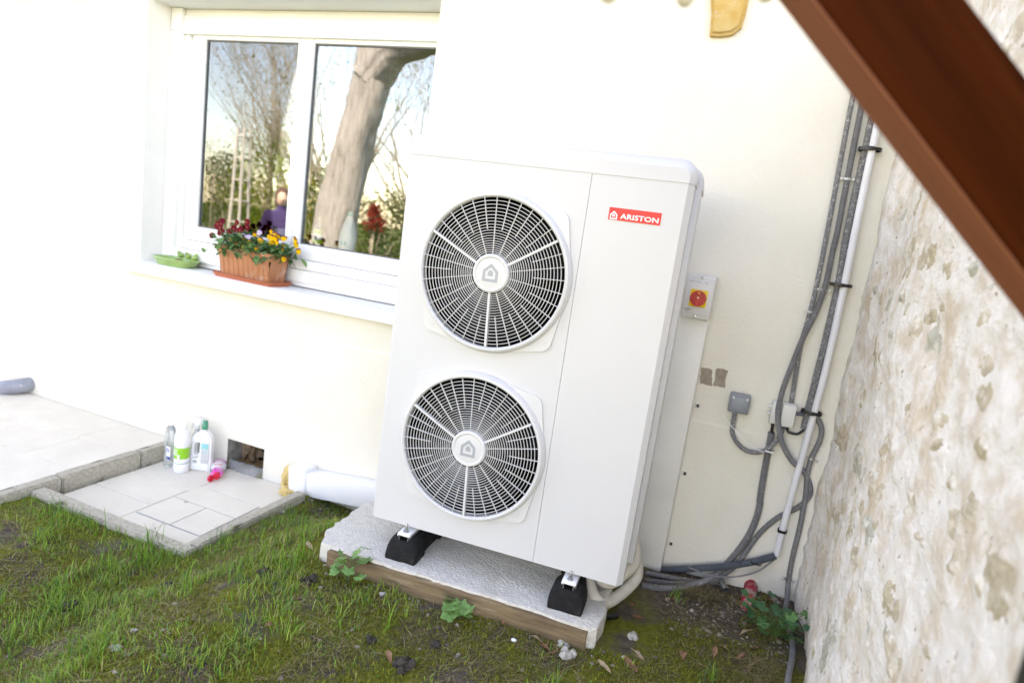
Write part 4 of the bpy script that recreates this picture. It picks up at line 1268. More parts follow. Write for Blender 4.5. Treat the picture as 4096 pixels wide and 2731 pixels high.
# white rectangular duct along the wall foot, foam at its end
dn = thing("wall_duct", "white rectangular plastic duct along the wall foot left of the heat pump", "duct", (-2.05, 2.74, -0.06))
mb = MB()
mb.box((0.0, -0.040, -0.076), (0.95, 0.052, 0.060), bev=0.006, mtx=Matrix.Rotation(-0.105, 4, 'Y'))
mb.build("duct_run", MT['pvc_white'], dn)
mb = MB()
mb.box((-0.115, -0.046, -0.080), (0.012, 0.054, 0.084), bev=0.013, seg=3, mtx=Matrix.Rotation(-0.08, 4, 'Y'))
mb.build("end_cover", MT['pvc_white'], dn)
mb = MB()
mb.blob((-2.205, 2.752, -0.085), 0.055, 3, 0.5, 3, scale=(0.7, 0.7, 1.3), freq=2.2)
mb.blob((-2.19, 2.75, -0.035), 0.028, 5, 0.4, 3, freq=2.2)
mb.blob((-2.165, 2.70, -0.140), 0.042, 8, 0.5, 3, scale=(1.3, 0.7, 0.6), freq=2.2)
tag(mb.build("expanding_foam", MT['foam']), "blob of yellow expanding foam at the left end of the white duct", "foam")

# grey pipe elbow at the far left
mb = MB()
mb.tube(smooth_path([(-4.475, 2.80, -0.035), (-4.478, 2.745, -0.036), (-4.515, 2.70, -0.046), (-4.60, 2.67, -0.070), (-4.75, 2.645, -0.125)], 0.015), 0.050, 24)
tag(mb.build("drain_pipe", MT['pipe_grey'], smooth=60), "old grey drain pipe coming out of the wall foot at the left edge", "pipe")
# red corrugated sleeve and metal tube in the soil
P = smooth_path([(0.272, 2.80, 0.078), (0.268, 2.74, 0.073), (0.260, 2.67, 0.062), (0.254, 2.60, 0.038)], 0.006)
tag(MB().tube(P, 0.028, 20, radf=lambda i, r: r * (1 - 0.07 * (i % 2))).build("red_sleeve", MT['red_pipe'], smooth=60), "muddy red corrugated pipe stub in the soil near the corner", "pipe")
mb = MB()
P = [Vector((0.138, 2.775, 0.088)), Vector((0.168, 2.680, 0.078))]
mb.tube(P, 0.013, 16, caps=False)
mb.tube(P, 0.0115, 16, caps=False)
tag(mb.build("metal_tube", MT['steel'], smooth=60), "short galvanised metal tube lying at the wall foot", "tube")

# ------------------------------------------------------------------ on the window sill
SILL = 0.972
bath = thing("bird_bath", "green glazed oval bird bath dish with three little birds on its rim", "bird bath", (-3.248, 2.858, SILL), 0.0)
mb = MB()
mb.lathe([(0.098, 0.0), (0.104, 0.004), (0.120, 0.028), (0.130, 0.040), (0.134, 0.044), (0.132, 0.048), (0.124, 0.047), (0.112, 0.030), (0.094, 0.014), (0.0, 0.012)], 56, sx=1.2, sy=0.64, power=2.7, cap1=False)
mb.build("dish", MT['glaze'], bath, smooth=40)
for (bx_, by_, rz) in ((-0.048, 0.074, 1.5), (0.010, 0.076, 1.7), (0.072, 0.068, 3.3)):
    mb = MB()
    Mx = Matrix.Translation((bx_, by_, 0.060)) @ Matrix.Rotation(rz, 4, 'Z')
    mb.blob((0, 0, 0), 0.018, 2, 0.05, 3, scale=(1.15, 0.85, 0.9), mtx=None)
    k0 = len(mb.v)
    mb.blob((-0.012, 0, 0.017), 0.0105, 2, 0.05, 2)
    mb.lathe([(0.004, 0), (0.0005, 0.008)], 8, mtx=Matrix.Translation((-0.021, 0, 0.017)) @ Matrix.Rotation(-PI / 2, 4, 'Y'))
    mb.prism([(0.012, -0.007, 0.002), (0.034, -0.006, 0.016), (0.034, 0.006, 0.016), (0.012, 0.007, 0.002)], (0, 0, 0.005))
    mb.v = [tuple(Mx @ Vector(p)) for p in mb.v]
    mb.build("bird", MT['glaze'], bath, smooth=60)
tag(MB().blob((-3.215, 2.845, SILL + 0.026), 0.029, 4, 0.08, 3, scale=(1.1, 0.9, 0.8)).build("seed_ball", MT['seed']), "brown rough seed ball lying in the green dish", "seed ball")

RZP = -0.085
PC = Vector((-2.648, 2.848, SILL))
sau = thing("saucer", "orange plastic drip tray under the flower trough", "tray", PC, RZP)
def trough(mb, prof, hx, hy, rc=0.012, n=4):
    """rectangular lofted vessel; prof = (offset, z)"""
    loops = []
    for (o_, z) in prof:
        lp = []
        for q, (sx, sy) in enumerate(((1, 1), (-1, 1), (-1, -1), (1, -1))):
            for k in range(n):
                th = q * PI / 2 + (PI / 2) * k / (n - 1)
                lp.append((sx * (hx + o_ - rc) + rc * math.cos(th), sy * (hy + o_ - rc) + rc * math.sin(th), z))
        loops.append(lp)
    m_ = len(loops[0])
    vs = [p for l in loops for p in l]
    fs = []
    for j in range(len(loops) - 1):
        for k in range(m_):
            k2 = (k + 1) % m_
            fs.append((j * m_ + k, j * m_ + k2, (j + 1) * m_ + k2, (j + 1) * m_ + k))
    fs.append(tuple(range(m_)))
    fs.append(tuple((len(loops) - 1) * m_ + k for k in range(m_)))
    mb.add(vs, fs)
mb = MB()
trough(mb, [(0, 0.0), (0.008, 0.012), (0.014, 0.024), (0.016, 0.026), (0.013, 0.027), (0.008, 0.020), (0.0, 0.006), (-0.01, 0.005)], 0.215, 0.074)
mb.build("tray", MT['saucer'], sau)
pot = thing("flower_trough", "ribbed terracotta trough full of maroon, yellow and lilac pansies", "flower pot", PC + Vector((0, 0, 0.0055)), RZP)
mb = MB()
def ribbed(mb):
    levels = [(0.0, -0.030, 0), (0.006, -0.028, 1), (0.130, -0.008, 1), (0.136, -0.004, 0.4), (0.142, -0.001, 0), (0.172, 0.006, 0), (0.176, 0.005, 0), (0.176, -0.006, 0), (0.150, -0.014, 0)]
    hx, hy, rc = 0.212, 0.078, 0.016
    # perimeter samples
    per = []
    segs = [((-hx + rc, -hy), (hx - rc, -hy), (0, -1)), None, ((hx, -hy + rc), (hx, hy - rc), (1, 0)), None, ((hx - rc, hy), (-hx + rc, hy), (0, 1)), None, ((-hx, hy - rc), (-hx, -hy + rc), (-1, 0)), None]
    corners = [((hx - rc, -hy + rc), -PI / 2), ((hx - rc, hy - rc), 0), ((-hx + rc, hy - rc), PI / 2), ((-hx + rc, -hy + rc), PI)]
    ci = 0
    for sgm in segs:
        if sgm is None:
            c, a0 = corners[ci]
            ci += 1
            for k in range(1, 5):
                th = a0 + (PI / 2) * k / 5
                per.append((c[0] + rc * math.cos(th), c[1] + rc * math.sin(th), math.cos(th), math.sin(th), 0.0))
        else:
            (x0, y0), (x1, y1), nrm = sgm
            Ln = math.hypot(x1 - x0, y1 - y0)
            nn = 90 if Ln > 0.2 else 30
            nrib = 10 if Ln > 0.2 else 3
            for k in range(nn + 1):
                t = k / nn
                ph = (t * nrib) % 1.0
                rib = 0.0045 * (1 if 0.22 < ph < 0.80 else (smoothstep(0.08, 0.22, ph) if ph < 0.5 else 1 - smoothstep(0.80, 0.90, ph)))
                per.append((x0 + (x1 - x0) * t, y0 + (y1 - y0) * t, nrm[0], nrm[1], rib))
    m_ = len(per)
    vs = []
    for (z, o_, rb) in levels:
        for (x, y, nx, ny, rib) in per:
            w = o_ + rib * rb
            vs.append((x + nx * w, y + ny * w, z))
    fs = []
    for j in range(len(levels) - 1):
        for k in range(m_):
            k2 = (k + 1) % m_
            fs.append((j * m_ + k, j * m_ + k2, (j + 1) * m_ + k2, (j + 1) * m_ + k))
    fs.append(tuple(range(m_)))
    mb.add(vs, fs)
ribbed(mb)
mb.build("trough", MT['terracotta'], pot, smooth=35)
mb = MB()
mb.box((-0.205, -0.070, 0.130), (0.205, 0.070, 0.153), bev=0.004)
mb.build("soil", MT['potsoil'], pot)

# pansies
def disc_petal(mb, cols, c, ex, ey, nrm, a, bb, cup, col, colc):
    """rounded petal from the flower's heart outwards"""
    n_ = 9
    vs = [c]
    cc = [colc]
    for k in range(n_):
        th = -PI * 0.5 + PI * 2 * k / n_
        p = ex * (a * 0.55 * math.cos(th)) + ey * (bb * 0.5 + bb * 0.52 * math.sin(th))
        q = (p.length / max(a, bb))
        vs.append(c + p + nrm * (cup * q * q))
        cc.append(col)
    mid = c + ey * (bb * 0.45)
    vs[0] = mid
    cc[0] = tuple(0.55 * col[i] + 0.45 * colc[i] for i in range(3)) + (1,)
    mb.add(vs, [(0, 1 + k, 1 + (k + 1) % n_) for k in range(n_)])
    cols.extend(cc)
def flower_mesh(name, kind, seed):
    rnd = random.Random(seed)
    mb, cols = MB(), []
    X, Y_, Z = Vector((1, 0, 0)), Vector((0, 0, 1)), Vector((0, -1, 0))   # faces -Y
    c = Vector((0, 0, 0))
    pal = {'maroon': [(0.16, 0.004, 0.018, 1), (0.22, 0.006, 0.022, 1), (0.06, 0.002, 0.012, 1)],
           'yellow': [(0.13, 0.004, 0.022, 1), (0.86, 0.50, 0.01, 1), (0.70, 0.30, 0.01, 1)],
           'lilac': [(0.55, 0.36, 0.70, 1), (0.78, 0.70, 0.86, 1), (0.5, 0.3, 0.6, 1)]}[kind]
    R = {'maroon': 0.0195, 'yellow': 0.0140, 'lilac': 0.0165}[kind]
    spec = [(60, 1.05, 1.0, 0, 0.0025), (120, 1.05, 1.0, 0, 0.0030), (160, 1.0, 0.95, 1, 0.001), (20, 1.0, 0.95, 1, 0.0015), (270, 1.25, 1.05, 1, 0.0)]
    if kind == 'yellow':
        spec = [(60, 1.25, 1.3, 0, 0.0025), (120, 1.25, 1.3, 0, 0.003)] + spec[2:]
    for (deg, a, bb, ci, back) in spec:
        th = math.radians(deg + rnd.uniform(-6, 6))
        ey = X * math.cos(th) + Y_ * math.sin(th)
        ex = X * -math.sin(th) + Y_ * math.cos(th)
        disc_petal(mb, cols, c - Z * back, ex, ey, Z, R * a, R * bb, rnd.uniform(-0.003, 0.002), pal[ci], pal[2])
    k0 = len(mb.v)
    mb.blob((0, -0.002, -0.001), 0.0024, 1, 0.1, 1)
    cols.extend([(0.85, 0.45, 0.02, 1)] * (len(mb.v) - k0))
    return mb.mesh(name, MT['petal'], 180, cols)
FL = {k: [flower_mesh("flower", k, s) for s in range(3)] for k in ('maroon', 'yellow', 'lilac')}
def leaf_mesh(name, L_, w, cols_, lobes=0, seed=0, fold=0.2):
    rnd = random.Random(seed)
    mb, cols = MB(), []
    n_ = 7
    vs = []
    for i in range(n_ + 1):
        t = i / n_
        hw = w * (math.sin(PI * min(1, t * 0.92 + 0.06)) ** 0.8)
        if lobes:
            hw *= 0.72 + 0.28 * abs(math.sin(t * PI * lobes))
        zc = -0.25 * L_ * t * t
        vs += [(-hw, t * L_, zc + hw * fold), (0, t * L_, zc), (hw, t * L_, zc + hw * fold)]
    fs = []
    for i in range(n_):
        o = i * 3
        fs += [(o, o + 1, o + 4, o + 3), (o + 1, o + 2, o + 5, o + 4)]
    mb.add(vs, fs)
    for i in range(len(vs)):
        k = rnd.uniform(0.85, 1.15)
        c = cols_
        cols.append((c[0] * k, c[1] * k, c[2] * k, 1))
    return mb.mesh(name, MT['leaf'], 180, cols)
PL = [leaf_mesh("leaf", 0.036 + 0.006 * i, 0.0105 + 0.001 * (i % 3), [(0.08, 0.21, 0.075), (0.10, 0.25, 0.085), (0.15, 0.30, 0.095), (0.06, 0.16, 0.065)][i % 4], 0, i) for i in range(5)]
def face_dir(mesh_list, name, pos, yaw, tilt, roll, parent, sc=1.0):
    Mx = Matrix.Translation(pos) @ Matrix.Rotation(yaw, 4, 'Z') @ Matrix.Rotation(tilt, 4, 'X') @ Matrix.Rotation(roll, 4, 'Y') @ Matrix.Scale(sc, 4)
    return inst(random.choice(mesh_list), name, parent, Mx)
maroon = [(-2.837, 2.9, 1.285), (-2.737, 2.88, 1.271), (-2.78, 2.877, 1.262), (-2.837, 2.851, 1.225), (-2.739, 2.79, 1.170), (-2.76, 2.9, 1.299), (-2.956, 2.839, 1.195), (-2.967, 2.886, 1.249), (-2.946, 2.9, 1.281), (-2.906, 2.857, 1.223)]
yellow = [(-2.781, 2.814, 1.19), (-2.709, 2.775, 1.170), (-2.648, 2.77, 1.168), (-2.555, 2.77, 1.170), (-2.642, 2.803, 1.196), (-2.641, 2.84, 1.238), (-2.562, 2.807, 1.212), (-2.543, 2.857, 1.269), (-2.505, 2.84, 1.255), (-2.471, 2.829, 1.247), (-2.448, 2.8, 1.219), (-2.411, 2.82, 1.245), (-2.329, 2.807, 1.242), (-2.296, 2.8, 1.189), (-2.382, 2.79, 1.136), (-2.696, 2.814, 1.202)]
lilac = [(-2.676, 2.829, 1.22), (-2.717, 2.834, 1.221), (-2.62, 2.851, 1.253)]
_fr = random.Random(3)
for _k in range(9):
    maroon.append((_fr.uniform(-2.95, -2.72), _fr.uniform(2.80, 2.90), _fr.uniform(1.19, 1.28)))
for _k in range(12):
    yellow.append((_fr.uniform(-2.72, -2.36), _fr.uniform(2.78, 2.88), _fr.uniform(1.17, 1.25)))
PI_inv = Matrix.Rotation(-RZP, 4, 'Z')
def pansy_plant(kind, pts, label, cx0, cx1, nleaf, zmax):
    base = PC + Vector((0, 0, 0.155))
    t = thing("pansy_plant", label, "pansy", base, RZP, "pansies in the terracotta trough")
    def loc(p):
        return PI_inv @ (Vector(p) - base)
    st = MB()
    for p in pts:
        q = loc(p)
        face_dir(FL[kind], "flower", q, random.uniform(-0.1, 0.75), random.uniform(-0.35, 0.15), random.uniform(-0.5, 0.5), t, random.uniform(0.88, 1.12))
        r = Vector((max(-0.19, min(0.19, q.x * 0.85 + random.uniform(-.02, .02))), max(-0.06, min(0.06, q.y * 0.6)), -0.004))
        st.tube([r, r.lerp(q, 0.55) + Vector((0, 0, 0.014)), q + Vector((0, 0.004, -0.002))], 0.0009, 5)
    for k in range(nleaf):
        x = random.uniform(cx0, cx1)
        y = random.gauss(0.0, 0.042)
        top = zmax * (1 - 0.5 * abs(y) / 0.12)
        z = random.uniform(-0.01, 1) ** 0.8 * top if random.random() > 0.1 else 0.0
        z = max(0.0, z.real if isinstance(z, complex) else z)
        sc = random.uniform(0.75, 1.35)
        out = 1.35 if y < 0 else 1.0
        Mx = Matrix.Translation((x, y * out, z)) @ Matrix.Rotation(random.uniform(0, 2 * PI), 4, 'Z') @ Matrix.Rotation(random.uniform(-0.7, 0.9), 4, 'X') @ Matrix.Scale(sc, 4)
        inst(random.choice(PL), "leaf", t, Mx)
    for k in range(26):
        x = random.uniform(cx0, cx1)
        h = random.uniform(0.03, zmax)
        st.tube([(x * 0.95, random.uniform(-.05, .05), -0.004), (x + random.uniform(-.02, .02), random.uniform(-.05, .04), h * 0.6), (x + random.uniform(-.03, .03), random.uniform(-.06, .05), h)], 0.0011, 5)
    st.build("stem", MT['stemg'], t, smooth=60)
MT['stemg'] = mat('green_stem', (0.08, 0.16, 0.04), (0.10, 0.18, 0.05), 20.0, 0.6)
pansy_plant('maroon', maroon, "pansies with dark maroon flowers at the trough's left half", -0.225, 0.01, 420, 0.105)
pansy_plant('yellow', yellow, "pansies with small yellow and maroon flowers, mostly at the trough's right half", -0.06, 0.245, 460, 0.082)
pansy_plant('lilac', lilac, "pansies with pale lilac flowers in the middle of the trough", -0.10, 0.06, 130, 0.085)

# ------------------------------------------------------------------ inside the window
IS = 1.20
def lathe_thing(name, label, cat, loc, parts, sx=1, sy=1, power=2.0, rz=0.0):
    t = thing(name, label, cat, loc, rz)
    for (pn, prof, m) in parts:
        MB().lathe(prof, 28, sx=sx, sy=sy, power=power).build(pn, m, t, smooth=40)
    return t
lathe_thing("wine_bottle", "dark wine bottle inside the window at its left edge", "bottle", (-3.168, 3.075, IS), [("bottle_body", [(0.037, 0), (0.0385, 0.005), (0.0385, 0.115), (0.034, 0.14), (0.018, 0.165), (0.0145, 0.18), (0.0145, 0.255)], MT['bottle_glass']), ("foil", [(0.0155, 0.185), (0.0155, 0.262), (0.0, 0.263)], MT['clod']), ("bottle_label", [(0.0389, 0.03), (0.0389, 0.10)], MT['ink'])])
mirb = lathe_thing("dish_soap_bottle", "small dish soap bottle with a green and white label inside the right pane", "bottle", (-2.392, 3.075, IS), [("bottle_body", [(0.029, 0), (0.031, 0.006), (0.031, 0.10), (0.026, 0.128), (0.013, 0.145)], MT['bottle_clear']), ("bottle_label", [(0.0314, 0.03), (0.0314, 0.10), (0.030, 0.112)], MT['label_green']), ("label_disc", [(0.0319, 0.054), (0.0319, 0.088)], MT['logo_white']), ("bottle_cap", [(0.012, 0.145), (0.012, 0.165), (0.006, 0.185)], MT['ink'])], sy=0.7)
text_obj("lettering", "Mir", 0.034, 0.020, (-0.017, -0.0236, 0.061), (1, 0, 0), (0, 0, 1), MT['blue'], mirb, bold=0.02)
wb = lathe_thing("white_bottle", "white plastic bottle with a teal cap inside the right pane", "bottle", (-2.185, 3.085, IS), [("bottle_body", [(0.052, 0), (0.055, 0.006), (0.055, 0.075), (0.050, 0.115), (0.038, 0.165), (0.022, 0.205), (0.016, 0.215)], MT['bottle_white']), ("bottle_cap", [(0.018, 0.216), (0.018, 0.238), (0.016, 0.240)], MT['cap_teal'])], sy=0.8)
for x in (-0.012, 0.010):
    MB().box((x - 0.009, -0.0450, 0.047), (x + 0.008, -0.0438, 0.070)).build("print", MT['label_teal'], wb, smooth=None)
cd = thing("candle_holder", "glass candle holder with pale twisted candles inside the left pane", "candle holder", (-3.10, 3.16, IS))
mb = MB()
mb.lathe([(0.05, 0), (0.05, 0.008), (0.008, 0.02), (0.006, 0.10), (0.05, 0.115), (0.055, 0.13)], 20, cap1=False)
mb.build("stand", MT['bottle_clear'], cd)
for (a, c) in (((-0.03, 0.125), (-0.062, 0.26)), ((0.0, 0.125), (-0.022, 0.28)), ((0.045, 0.125), (0.012, 0.275)), ((0.02, 0.10), (-0.01, 0.19))):
    MB().tube([(a[0], 0, a[1]), ((a[0] + c[0]) / 2, 0.004, (a[1] + c[1]) / 2), (c[0], 0, c[1])], [0.010, 0.009, 0.005], 10).build("candle", MT['candle'], cd, smooth=60)
lathe_thing("grey_pot", "pale grey pot inside the left pane beside the middle stile", "pot", (-2.70, 3.14, IS), [("pot_body", [(0.05, 0), (0.062, 0.075), (0.064, 0.08), (0.058, 0.08), (0.05, 0.02), (0, 0.02)], MT['box_white'])])
pl = thing("sill_plant", "round leaved green plant inside the lower right corner of the window", "plant", (-1.93, 3.09, IS))
for k in range(34):
    Mx = Matrix.Translation((random.uniform(-0.13, 0.22), random.uniform(-0.04, 0.05), random.uniform(0.0, 0.085))) @ Matrix.Rotation(random.uniform(0, 6.28), 4, 'Z') @ Matrix.Rotation(random.uniform(-0.3, 1.3), 4, 'X') @ Matrix.Scale(random.uniform(0.9, 1.5), 4)
    if k == 0:
        RL = [leaf_mesh("leaf", 0.042, 0.019, (0.05, 0.17, 0.09), 0, 40), leaf_mesh("leaf", 0.046, 0.021, (0.04, 0.13, 0.07), 0, 41)]
    inst(random.choice(RL), "leaf", pl, Mx)
MB().lathe([(0.04, 0), (0.05, 0.03), (0.0, 0.031)], 20, sx=3.0).build("planter", MT['potsoil'], pl)

# ------------------------------------------------------------------ bottles on the sunken paving
PZ = -0.1648
t = lathe_thing("clear_bottle", "clear empty plastic bottle at the back left of the bottles by the wall", "bottle", (-2.945, 2.605, PZ), [("bottle_body", [(0.030, 0), (0.035, 0.004), (0.036, 0.05), (0.033, 0.09), (0.035, 0.15), (0.034, 0.20), (0.026, 0.235), (0.013, 0.252), (0.013, 0.258)], MT['bottle_clear']), ("bottle_cap", [(0.0155, 0.252), (0.0155, 0.276), (0.012, 0.279)], MT['bottle_white'])], sy=0.75)
MB().box((0.004, -0.0295, 0.07), (0.034, -0.0265, 0.13), bev=0.001).build("bottle_label", MT['logo_white'], t)
text_obj("lettering", "PA", 0.022, 0.028, (0.008, -0.0296, 0.094), (1, 0, 0), (0, 0, 1), MT['blue'], t, bold=0.02)
MB().box((0.012, -0.0303, 0.055), (0.032, -0.027, 0.069), bev=0.001).build("bottle_label", MT['blue'], t)
t = lathe_thing("white_bottle", "round white bottle with a bright green label, in front of the clear bottle", "bottle", (-2.838, 2.592, PZ), [("bottle_body", [(0.038, 0), (0.0415, 0.005), (0.0415, 0.052), (0.0395, 0.056), (0.0395, 0.158), (0.0415, 0.162), (0.0415, 0.19), (0.0395, 0.222), (0.030, 0.246), (0.020, 0.256)], MT['bottle_white']), ("bottle_label", [(0.0398, 0.085), (0.0398, 0.152)], MT['label_green']), ("label_stripe", [(0.0397, 0.056), (0.0397, 0.060)], MT['cap_green']), ("bottle_cap", [(0.020, 0.257), (0.020, 0.284), (0.017, 0.288)], MT['bottle_white'])])
for k in range(4):
    MB().box((-0.018, -0.0404, 0.108 + 0.010 * k), (0.006 + 0.004 * (k % 2), -0.0382, 0.112 + 0.010 * k)).build("print_line", MT['logo_white'], t, smooth=None)
MB().box((0.010, -0.0402, 0.070), (0.022, -0.034, 0.112)).build("label_panel", MT['logo_white'], t, smooth=None)
t = thing("handled_bottle", "flat white bottle with a cut out handle and a dark green cap", "bottle", (-2.772, 2.675, PZ), 0.35)
bm = bmesh.new()
outer = [(-0.056, 0.0), (0.056, 0.0), (0.060, 0.01), (0.060, 0.18), (0.056, 0.205), (0.040, 0.228), (0.024, 0.240), (0.020, 0.252), (-0.002, 0.252), (-0.006, 0.240), (-0.034, 0.225), (-0.054, 0.200), (-0.060, 0.17), (-0.060, 0.01)]
hole_ = [(-0.030, 0.090), (-0.040, 0.098), (-0.041, 0.150), (-0.034, 0.166), (-0.014, 0.174), (-0.006, 0.168), (-0.008, 0.115), (-0.016, 0.098)]
for lp in (outer, hole_):
    vv = [bm.verts.new((p[0], -0.027, p[1])) for p in lp]
    for k in range(len(vv)):
        bm.edges.new((vv[k], vv[(k + 1) % len(vv)]))
bmesh.ops.triangle_fill(bm, edges=bm.edges[:], use_beauty=True)
r_ = bmesh.ops.extrude_face_region(bm, geom=bm.faces[:])
bmesh.ops.translate(bm, verts=[v for v in r_['geom'] if isinstance(v, bmesh.types.BMVert)], vec=(0, 0.054, 0))
bmesh.ops.dissolve_limit(bm, angle_limit=0.02, verts=bm.verts[:], edges=bm.edges[:])
bmesh.ops.bevel(bm, geom=[e for e in bm.edges if abs(e.verts[0].co.y - e.verts[1].co.y) < 1e-6 and len(e.link_faces) == 2 and e.calc_face_angle(0) > 1.0], offset=0.010, segments=3, affect='EDGES')
bm.verts.index_update()
MB().add([v.co.copy() for v in bm.verts], [tuple(v.index for v in f.verts) for f in bm.faces]).build("bottle_body", MT['bottle_white'], t, smooth=40)
bm.free()
MB().lathe([(0.0185, 0.253), (0.0185, 0.258), (0.0145, 0.300), (0.012, 0.303)], 24, mtx=Matrix.Translation((0.009, 0, 0))).build("bottle_cap", MT['cap_green'], t)
MB().box((0.006, -0.0282, 0.050), (0.050, -0.0265, 0.175), bev=0.0006).build("bottle_label", MT['label_grey'], t)
MB().box((0.008, -0.0290, 0.140), (0.048, -0.0284, 0.172)).build("label_panel", MT['label_teal'], t, smooth=None)
MB().box((0.008, -0.0290, 0.122), (0.048, -0.0284, 0.126)).build("label_stripe", MT['label_teal'], t, smooth=None)
MB().box((-0.044, -0.0282, 0.045), (-0.006, -0.0265, 0.075), bev=0.0006).build("bottle_label", MT['logo_white'], t)
for k in range(7):
    MB().box((-0.038 + 0.0034 * k, -0.0288, 0.049), (-0.0362 + 0.0034 * k, -0.0284, 0.066)).build("barcode_bar", MT['ink'], t, smooth=None)
MB().prism([(-0.044, -0.0288, 0.078), (-0.018, -0.0288, 0.081), (-0.008, -0.0288, 0.092), (-0.008, -0.0288, 0.098), (-0.020, -0.0288, 0.084), (-0.044, -0.0288, 0.0805)], (0, 0.0008, 0)).build("print_swoosh", MT['ink'], t, smooth=None)
t = thing("spray_bottle", "pale spray bottle with a trigger head, partly hidden behind the white bottles", "spray bottle", (-2.862, 2.715, PZ), 0.0)
MB().lathe([(0.030, 0), (0.036, 0.006), (0.036, 0.13), (0.030, 0.17), (0.016, 0.205), (0.014, 0.225)], 24, sy=0.7).build("bottle_body", MT['bottle_clear'], t)
MB().lathe([(0.017, 0.225), (0.017, 0.243)], 20).build("collar", MT['switch_grey'], t)
mb = MB()
mb.box((-0.040, -0.010, 0.252), (0.030, 0.010, 0.282), bev=0.006)
mb.box((-0.012, -0.008, 0.243), (0.014, 0.008, 0.256))
mb.build("spray_head", MT['bottle_white'], t)
mb = MB()
mb.tube([(-0.030, 0, 0.252), (-0.036, 0, 0.235), (-0.045, 0, 0.215)], [0.005, 0.004, 0.003], 8)
mb.box((-0.050, -0.007, 0.262), (-0.041, 0.007, 0.278), bev=0.002)
mb.build("trigger", MT['switch_grey'], t)
# pink bottle lying on its side
t = thing("pink_bottle", "pink dish soap bottle lying on the tiles with its red flip cap open", "bottle", (-2.66, 2.690, PZ + 0.0265), 0.0)
ax = Vector((0.095, -0.110, 0.0)).normalized()
side = Vector((-ax.y, ax.x, 0))
Mb = Matrix(((side.x, 0, ax.x, 0), (side.y, 0, ax.y, 0), (0, 1, 0, 0), (0, 0, 0, 1)))
MB().lathe([(0.020, -0.105), (0.034, -0.102), (0.040, -0.085), (0.042, -0.05), (0.038, -0.01), (0.030, 0.025), (0.031, 0.05), (0.034, 0.066), (0.030, 0.080), (0.018, 0.086)], 32, mtx=Mb, sy=0.62).build("bottle_body", MT['pink'], t, smooth=50)
MB().lathe([(0.020, 0.083), (0.020, 0.102), (0.016, 0.106), (0.007, 0.107), (0.006, 0.112)], 24, mtx=Mb).build("bottle_cap", MT['cap_red'], t)
MB().lathe([(0.019, -0.009), (0.019, 0.003), (0.016, 0.003), (0.016, -0.004)], 24, mtx=Matrix.Translation(ax * 0.118 - side * 0.026 + Vector((0, 0, -0.006))) @ Mb @ Matrix.Rotation(0.9, 4, 'Y')).build("flip_lid", MT['cap_red'], t)
MB().lathe([(0.0385, -0.06), (0.0428, -0.045), (0.0392, -0.01), (0.0335, 0.012)], 32, mtx=Mb, sy=0.625, cap0=False, cap1=False).build("bottle_label", MT['logo_white'], t, smooth=50)
text_obj("lettering", "AJAX", 0.052, 0.022, ax * -0.040 - side * 0.020 + Vector((0, 0, 0.0268)), ax.cross(Vector((0, 0, 1))) * -1, ax, MT['cap_red'], t, bold=0.02) if False else text_obj("lettering", "AJAX", 0.050, 0.020, ax * 0.002 + side * 0.025 + Vector((0, 0, 0.0272)), -side, -ax, MT['cap_red'], t, bold=0.02)

# ------------------------------------------------------------------ beam and pole close to the camera
def quadbeam(P0, P1, w, tv):
    mb = MB()
    P0, P1, w, tv = Vector(P0), Vector(P1), Vector(w), Vector(tv)
    vs = [P0, P1, P1 + w, P0 + w, P0 + tv, P1 + tv, P1 + w + tv, P0 + w + tv]
    return mb.add(vs, [(0, 1, 2, 3), (7, 6, 5, 4), (0, 4, 5, 1), (1, 5, 6, 2), (2, 6, 7, 3), (3, 7, 4, 0)])
e_ = (Vector((0.287, 0.864, 1.491)) - Vector((0.017, 0.816, 1.753))).normalized()
p0 = Vector((0.017, 0.816, 1.753))
up_ = Vector((0.174, 0.876, 1.776)) - p0
w_ = up_ - e_ * up_.dot(e_)
fw = Vector((-0.33, 0.9284, -0.171))
wn = w_.normalized()
Lw = w_.length
MBM = Matrix(((e_.x, wn.x, fw.x, p0.x), (e_.y, wn.y, fw.y, p0.y), (e_.z, wn.z, fw.z, p0.z), (0, 0, 0, 1)))
beam = MB().box((-1.1, 0.0, 0.0), (0.64, Lw, 0.05), bev=0.005, seg=3).build("wooden_beam", MT['stain_wood'], smooth=40)
beam.matrix_world = MBM
tag(beam, "dark reddish brown wooden beam slanting across the upper right corner", "beam")
MB().box((-1.1, -0.004, 0.003), (0.64, -0.0002, 0.049), bev=0.001, seg=1).build("painted_lit_strip", MT['lit_edge_wood'], beam, smooth=None)  # added strip; its paler colour paints bounce light on the beam's lower edge
rail = thing("peg_rail", "pale wooden rail with round tipped pegs, only the blurred tips showing at the top edge", "peg rail", (-0.13, 0.817, 1.83), 0.37)
MB().box((-0.22, -0.014, -0.012), (0.15, 0.014, 0.030), bev=0.003).build("rail", MT['peg'], rail)
for (p, q) in (((-0.217, 0.783, 1.737), 0), ((-0.131, 0.816, 1.745), 0), ((-0.042, 0.851, 1.764), 0)):
    mb = MB()
    d_ = Matrix.Rotation(-0.37, 4, 'Z') @ (Vector(p) - Vector((-0.13, 0.817, 1.83)))
    mb.lathe([(0.0005, -0.002), (0.006, 0.000), (0.010, 0.005), (0.0115, 0.012), (0.0115, -0.012 - d_.z)], 20, mtx=Matrix.Translation(d_))
    mb.build("peg", MT['peg'], rail, smooth=50)
mb = MB()
a, c = Vector((0.327, 0.701, 1.215)), Vector((0.3225, 0.690, 1.075))
dd = (a - c).normalized()
mb.tube([c - dd * 1.06, c, a, a + dd * 0.05], 0.010, 18)
